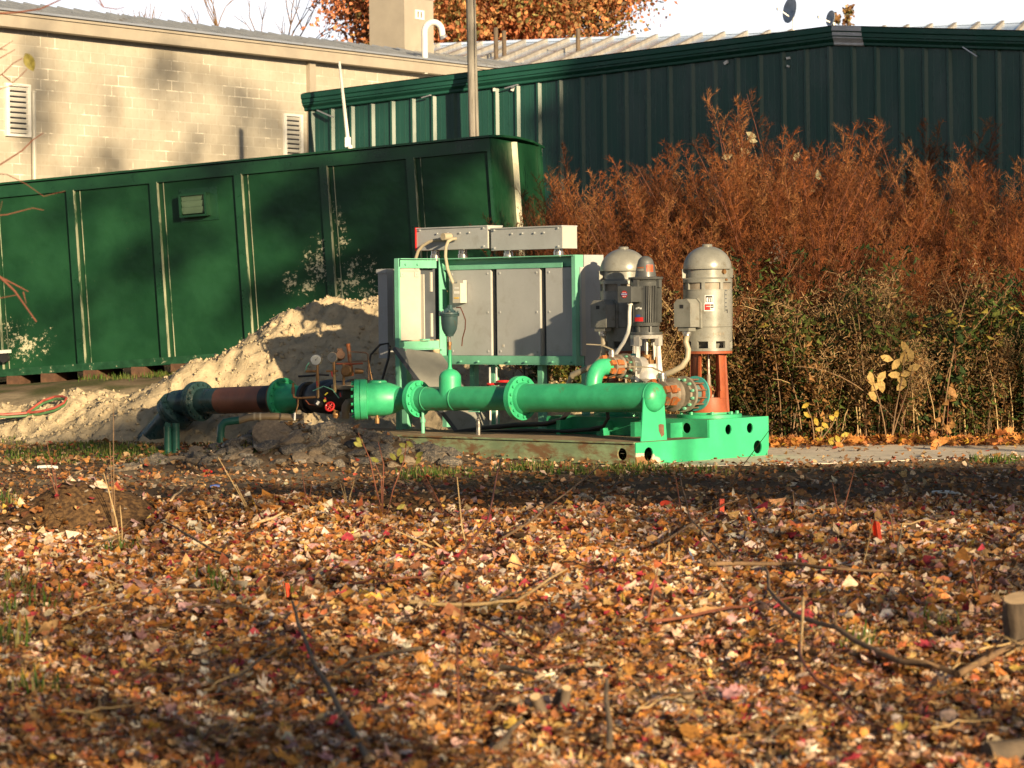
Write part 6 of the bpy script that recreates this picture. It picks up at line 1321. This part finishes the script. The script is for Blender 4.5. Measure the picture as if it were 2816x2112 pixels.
clump_plant('tall dead thistle with pale fluffy head beside the right motor', 2210, 1200, [(random.gauss(2142, 9), random.gauss(690, 18)) for _ in range(46)], .016, (.22, .18, .145), ((2140, 680), (2165, 760)), 'dead_thistle')
clump_plant('green leafed vine in the middle of the thicket', 2600, 1150, [(random.gauss(2640, 22), random.gauss(690, 60)) for _ in range(40)], .05, (.10, .16, .03), ((2620, 650), (2660, 740)), 'leafy_vine')
t0 = dw[2]; gb2 = []
for px, py, s in ((1835, 1040, .8), (1800, 1060, .75), (1870, 1060, .7)):
    q = P(px, py, 34.2); put(dw, 'd', q.x, 34.2, s)

# ------------------------------------------------------------------ background trees
def crown(name, centers, radii, n_cl, n_leaf, ls, pal, seed, parent):
    rr = np.random.default_rng(seed); vs = []; cs = []
    for i in range(n_cl):
        c = np.array(centers[i % len(centers)]); r = np.array(radii[i % len(radii)]); d = rr.normal(0, 1, 3); d /= np.linalg.norm(d); p = c+d*r*rr.uniform(.35, 1.05); tone = rr.uniform(.6, 1.35); pc = np.array(pal[rr.integers(len(pal))])
        q = p+rr.normal(0, 1, (n_leaf, 3))*np.linalg.norm(r)*.09; m3 = rotm(n_leaf, 1.2, rr); s = ls*rr.uniform(.6, 1.3, n_leaf)
        base = np.array([(-.5, 0, 0), (0, -.38, .1), (.6, 0, 0), (0, .38, .1)]); vs.append(np.einsum('nij,kj->nki', m3, base)*s[:, None, None]+q[:, None, :]); cs.append(pc*tone*rr.uniform(.7, 1.3, (n_leaf, 1)))
    return polys(name, np.concatenate(vs), QD, np.clip(np.concatenate(cs), 0, 1), M['foliage'], parent)
def limbs(mb, p, d, r, L, depth, rr, spread=.5, ends=None, up=.15):
    e = p+d*L; mid = (p+e)/2+Vector((rr.gauss(0, .04), rr.gauss(0, .04), 0))*L
    mb.tube([p, mid, e], [r, r*.85, r*.68], 6 if r > .03 else 4)
    if ends is not None: ends.append(e)
    if depth == 0: return
    for k in range(rr.choice((2, 3, 3))):
        nd = (d+Vector((rr.gauss(0, spread), rr.gauss(0, spread), rr.gauss(up, spread*.6)))).normalized(); limbs(mb, e, nd, r*.62, L*rr.uniform(.62, .85), depth-1, rr, spread, ends, up)
c = P(1330, -110, 92); t = thing('maple_tree', 'large orange autumn tree behind the roofs', 'tree', (c.x, 92, 0)); t['_org'] = list(t.location)
mb = MB(); rr = random.Random(3); limbs(mb, Vector((c.x, 92, 0)), Vector((0, 0, 1)), .35, 5.5, 4, rr, .45); obj('trunk', mb, M['bark'], t)
o = crown('crown', [(c.x, 92, c.z+.8), (c.x-3.0, 92, c.z+.4), (c.x+2.9, 91.5, c.z+.2), (c.x+.5, 90.5, c.z-1.8), (c.x-2.4, 91, c.z-1.8)], [(2.7, 3, 4.2), (2.3, 2.6, 3.3), (2.4, 2.6, 3.3), (4.0, 3, 2.4), (2.9, 3, 2.2)], 760, 170, .17, [(.56, .22, .09), (.50, .18, .08), (.58, .28, .11), (.46, .26, .11), (.28, .25, .09), (.54, .22, .11)], 5, None)
o.parent = t; o.matrix_parent_inverse = Matrix.Translation(-Vector(t.location))
c = P(640, 60, 95); t = thing('bare_tree', 'bare leafless tree behind the block building roof', 'tree', (c.x, 95, 0)); mb = MB(); rr = random.Random(8); limbs(mb, Vector((0, 0, 0)), Vector((0, 0, 1)), .22, 3.6, 6, rr, .42, None, .25); obj('trunk', mb, M['twig'], t)
c = P(2332, 48, 112); t = thing('small_tree', 'small pale orange treetop peeking over the gable', 'tree', (c.x, 112, 0)); t['_org'] = list(t.location); mb = MB(); mb.tube([(c.x, 112, 0), (c.x, 112, c.z)], [.15, .06], 6); obj('trunk', mb, M['bark'], t)
o = crown('crown', [(c.x, 112, c.z+.1), (c.x-.55, 112, c.z-.05)], [(.38, .4, .42), (.22, .3, .25)], 26, 22, .16, [(.35, .22, .09), (.24, .24, .10), (.42, .24, .12)], 9, None); o.parent = t; o.matrix_parent_inverse = Matrix.Translation(-Vector(t.location))

# ------------------------------------------------------------------ trees outside the frame that cast the dappled shade
EL, AZM = R_(14), R_(28)
dh = Vector((math.sin(AZM), -math.cos(AZM), 0)); SUN = Vector((dh.x*math.cos(EL), dh.y*math.cos(EL), math.sin(EL)))
def up_ray(p, y):
    t_ = (p[1]-y)/math.cos(AZM); return Vector((p[0]+dh.x*t_, y, p[2]+t_*math.tan(EL)))
PALS = [(.20, .10, .03), (.12, .10, .03), (.25, .13, .04)]
def shade_tree(label, y, spots, ls=.26, seed=1):
    """spots: (target x,y,z, rx, rz, leaves): crown clumps set along the sun's path from the places they shade"""
    rr = np.random.default_rng(seed); pos = [up_ray(s[:3], y) for s in spots]; cx = max(p.x for p in pos)+2.2; base = Vector((cx, y, 0)); hi = max(p.z for p in pos)+.5
    t = thing('shade_tree', label, 'tree', base); mb = MB(); low = min(p.z for p in pos)
    mb.tube([(0, 0, -.2), (.1, 0, hi*.5), (0, 0, hi)], [.16, .11, .05], 8)
    for p in pos: q = p-base; mb.tube([(0, 0, hi*.93), (q.x*.6, -.3, max(hi, q.z)+.2), (q.x, q.y, q.z)], [.045, .03, .015], 6)
    obj('trunk', mb, M['bark'], t); vs = []; cs = []
    for p, s in zip(pos, spots):
        n = s[5]; d = rr.normal(0, 1, (n, 3)); d /= np.linalg.norm(d, axis=1)[:, None]; q = np.array(p-base)+d*(rr.random((n, 1))**.45)*np.array([s[3], 1.2, s[4]])
        m3 = rotm(n, 1.2, rr); base4 = np.array([(-.5, 0, 0), (0, -.4, .1), (.6, 0, 0), (0, .4, .1)]); vs.append(np.einsum('nij,kj->nki', m3, base4)*(ls*rr.uniform(.6, 1.4, n))[:, None, None]+q[:, None, :]); cs.append(np.array(PALS)[rr.integers(0, 3, n)])
    polys('crown', np.concatenate(vs), QD, np.concatenate(cs), M['foliage'], t)
shade_tree('dense tree outside the frame shading the right half of the green building', 7, [(2.6+1.5*i, 47-.67*i, z, 1.25, 1.3, 700) for i in range(6) for z in (2.6, 4.6, 6.3)]+[(1.6, 47.5, 5.0, .8, 1.0, 200), (1.3, 47.5, 3.2, .7, 1.1, 150)], .4, 1)
shade_tree('tree outside the frame shading the bare soil before the skid', -4, [(x, y, 0, 1.2, .40, n) for x, y, n in ((-.2, 25.6, 170), (1.2, 26, 180), (2.4, 25.5, 230), (3.6, 25.8, 240), (4.9, 25.2, 240), (6.2, 25.4, 300), (2.0, 23.5, 150), (3.6, 23.4, 190), (5.0, 23.2, 200), (6.3, 23.0, 240), (.4, 23.9, 130), (4.2, 21.6, 130), (5.6, 21.0, 160), (-1.3, 24.8, 130), (-2.4, 25.2, 90))], .24, 2)
shade_tree('tree outside the frame shading the rubble and bent pipe', -6, [(-3.2, 32.6, .6, .9, .5, 260), (-4.2, 33.4, .4, .8, .5, 260), (-2.6, 30.2, .3, .9, .4, 120), (-3.6, 30.2, .0, .9, .35, 110), (-1.4, 29.6, .25, .7, .3, 60), (-5.2, 33.2, .1, .8, .25, 130), (-2.0, 32.6, .9, .4, .22, 70)], .22, 3)
shade_tree('tree outside the frame dappling the green container', 3, [(-2.1, 40, 2.3, .7, 1.2, 420), (-2.9, 40, 3.2, .55, .6, 200), (-1.3, 39.6, 3.0, .30, .9, 110), (-1.5, 39.6, 3.7, .9, .3, 160), (-3.5, 40.4, 1.9, .5, .3, 70), (-5.3, 41, 2.4, .6, .4, 70), (-4.9, 41, 3.4, .6, .3, 40), (-6.8, 41.3, 1.5, .7, .3, 35), (-6.4, 41.3, 3.3, .5, .4, 30)], .24, 4)
shade_tree('tree outside the frame dappling the block wall', 2, [(-6.6, 56, 4.6, .16, 2.2, 90), (-7.9, 54, 4.4, .25, 1.8, 80), (-5.6, 57.3, 5.0, .2, 2.0, 80), (-5.0, 58.3, 4.3, .16, 1.4, 60), (-9, 52.3, 5.5, .35, 1.6, 100), (-7.0, 55.4, 6.3, .3, .6, 45), (-4.3, 59.4, 4.6, .16, .9, 36), (-8.5, 53, 3.6, .3, 1.0, 60), (-7.3, 55, 3.6, .35, .5, 40), (-6.0, 56.8, 3.6, .4, .5, 40)], .26, 5)
shade_tree('sparse tree outside the frame dappling the leaf litter', -9, [(-1.6, 11.0, 0, .95, .45, 190), (-.9, 10.3, 0, .6, .25, 110), (-2.2, 13.4, 0, .9, .36, 110), (-1.1, 12.9, 0, .5, .25, 70), (1.9, 15.2, 0, .5, .3, 110), (2.9, 16.8, 0, .8, .35, 170), (2.0, 18.6, 0, 1.3, .30, 150), (3.7, 18.6, 0, 1.0, .35, 150), (-3.1, 16.5, 0, .8, .3, 60), (-1.2, 17.0, 0, .7, .2, 60), (2.0, 10.9, 0, .4, .3, 90), (-.1, 14.6, 0, .6, .16, 45), (-1.9, 15.0, 0, .6, .2, 50), (.9, 20.4, 0, 1.3, .2, 80)], .17, 6)
shade_tree('tree outside the frame shading the lower thicket', -2, [(4.6, 33.7, 1.4, .6, .4, 40), (5.9, 33.7, .9, .6, .4, 45), (6.8, 34, 1.3, .6, .5, 50), (5.4, 34.0, 1.9, .4, .25, 25), (6.8, 36.5, 3.0, .6, .3, 40)], .22, 7)

# unseen wood added behind and beside the viewpoint to block horizon haze
rr = np.random.default_rng(77); n = 9000; g = rr.uniform(R_(-205), R_(25), n); rad = 125+rr.normal(0, 5, n); top = np.array([13+5*noise.noise(Vector((math.cos(q)*9, math.sin(q)*9, 2)))+2.5*noise.noise(Vector((math.cos(q)*40, math.sin(q)*40, 5))) for q in g]); zz3 = top*rr.random(n)**.7
base4 = np.array([(-.5, 0, 0), (0, -.4, .1), (.6, 0, 0), (0, .4, .1)]); vv = np.einsum('nij,kj->nki', rotm(n, 1.2, rr), base4)*rr.uniform(2.2, 5, n)[:, None, None]+np.stack([rad*np.cos(g), rad*np.sin(g), zz3], 1)[:, None, :]
tag(polys('haze_block_wood', vv, QD, np.array([(.10, .055, .02), (.06, .06, .02), (.14, .075, .025), (.05, .04, .025)])[rr.integers(0, 4, n)], M['foliage']), 'unseen far autumn wood added behind the camera to block haze light', 'wood', kind='stuff')

# ------------------------------------------------------------------ light
w = bpy.data.worlds.new('World'); sc.world = w; w.use_nodes = True; nt = w.node_tree; bg = nt.nodes['Background']
sky = nt.nodes.new('ShaderNodeTexSky'); sky.sky_type = 'NISHITA'; sky.sun_disc = False; sky.sun_elevation = EL; sky.sun_rotation = math.pi-AZM
sky.air_density = 1.0; sky.dust_density = 1.6; sky.ozone_density = 1.0
tcw = nt.nodes.new('ShaderNodeTexCoord'); sxw = nt.nodes.new('ShaderNodeSeparateXYZ'); nt.links.new(tcw.outputs['Generated'], sxw.inputs[0])
hz = ramp(nt, sxw.outputs[2], .18, .105)          # bright haze low over the horizon
out = mixc(nt, hz, sky.outputs[0], (13.5, 13.8, 14.6)); nt.links.new(out, bg.inputs['Color']); bg.inputs['Strength'].default_value = .042
sl = bpy.data.lights.new('sun', 'SUN'); sl.energy = 5.0; sl.angle = R_(.53); sl.color = (1.0, .775, .47); so = link('sun', sl); so.rotation_euler = SUN.to_track_quat('Z', 'Y').to_euler(); so.location = (10, -20, 20)
sc.view_settings.view_transform = 'Standard'; sc.view_settings.look = 'None'; sc.view_settings.gamma = 1; sc.view_settings.exposure = 1.05
for o in bpy.data.objects:
    if '_org' in o: del o['_org']
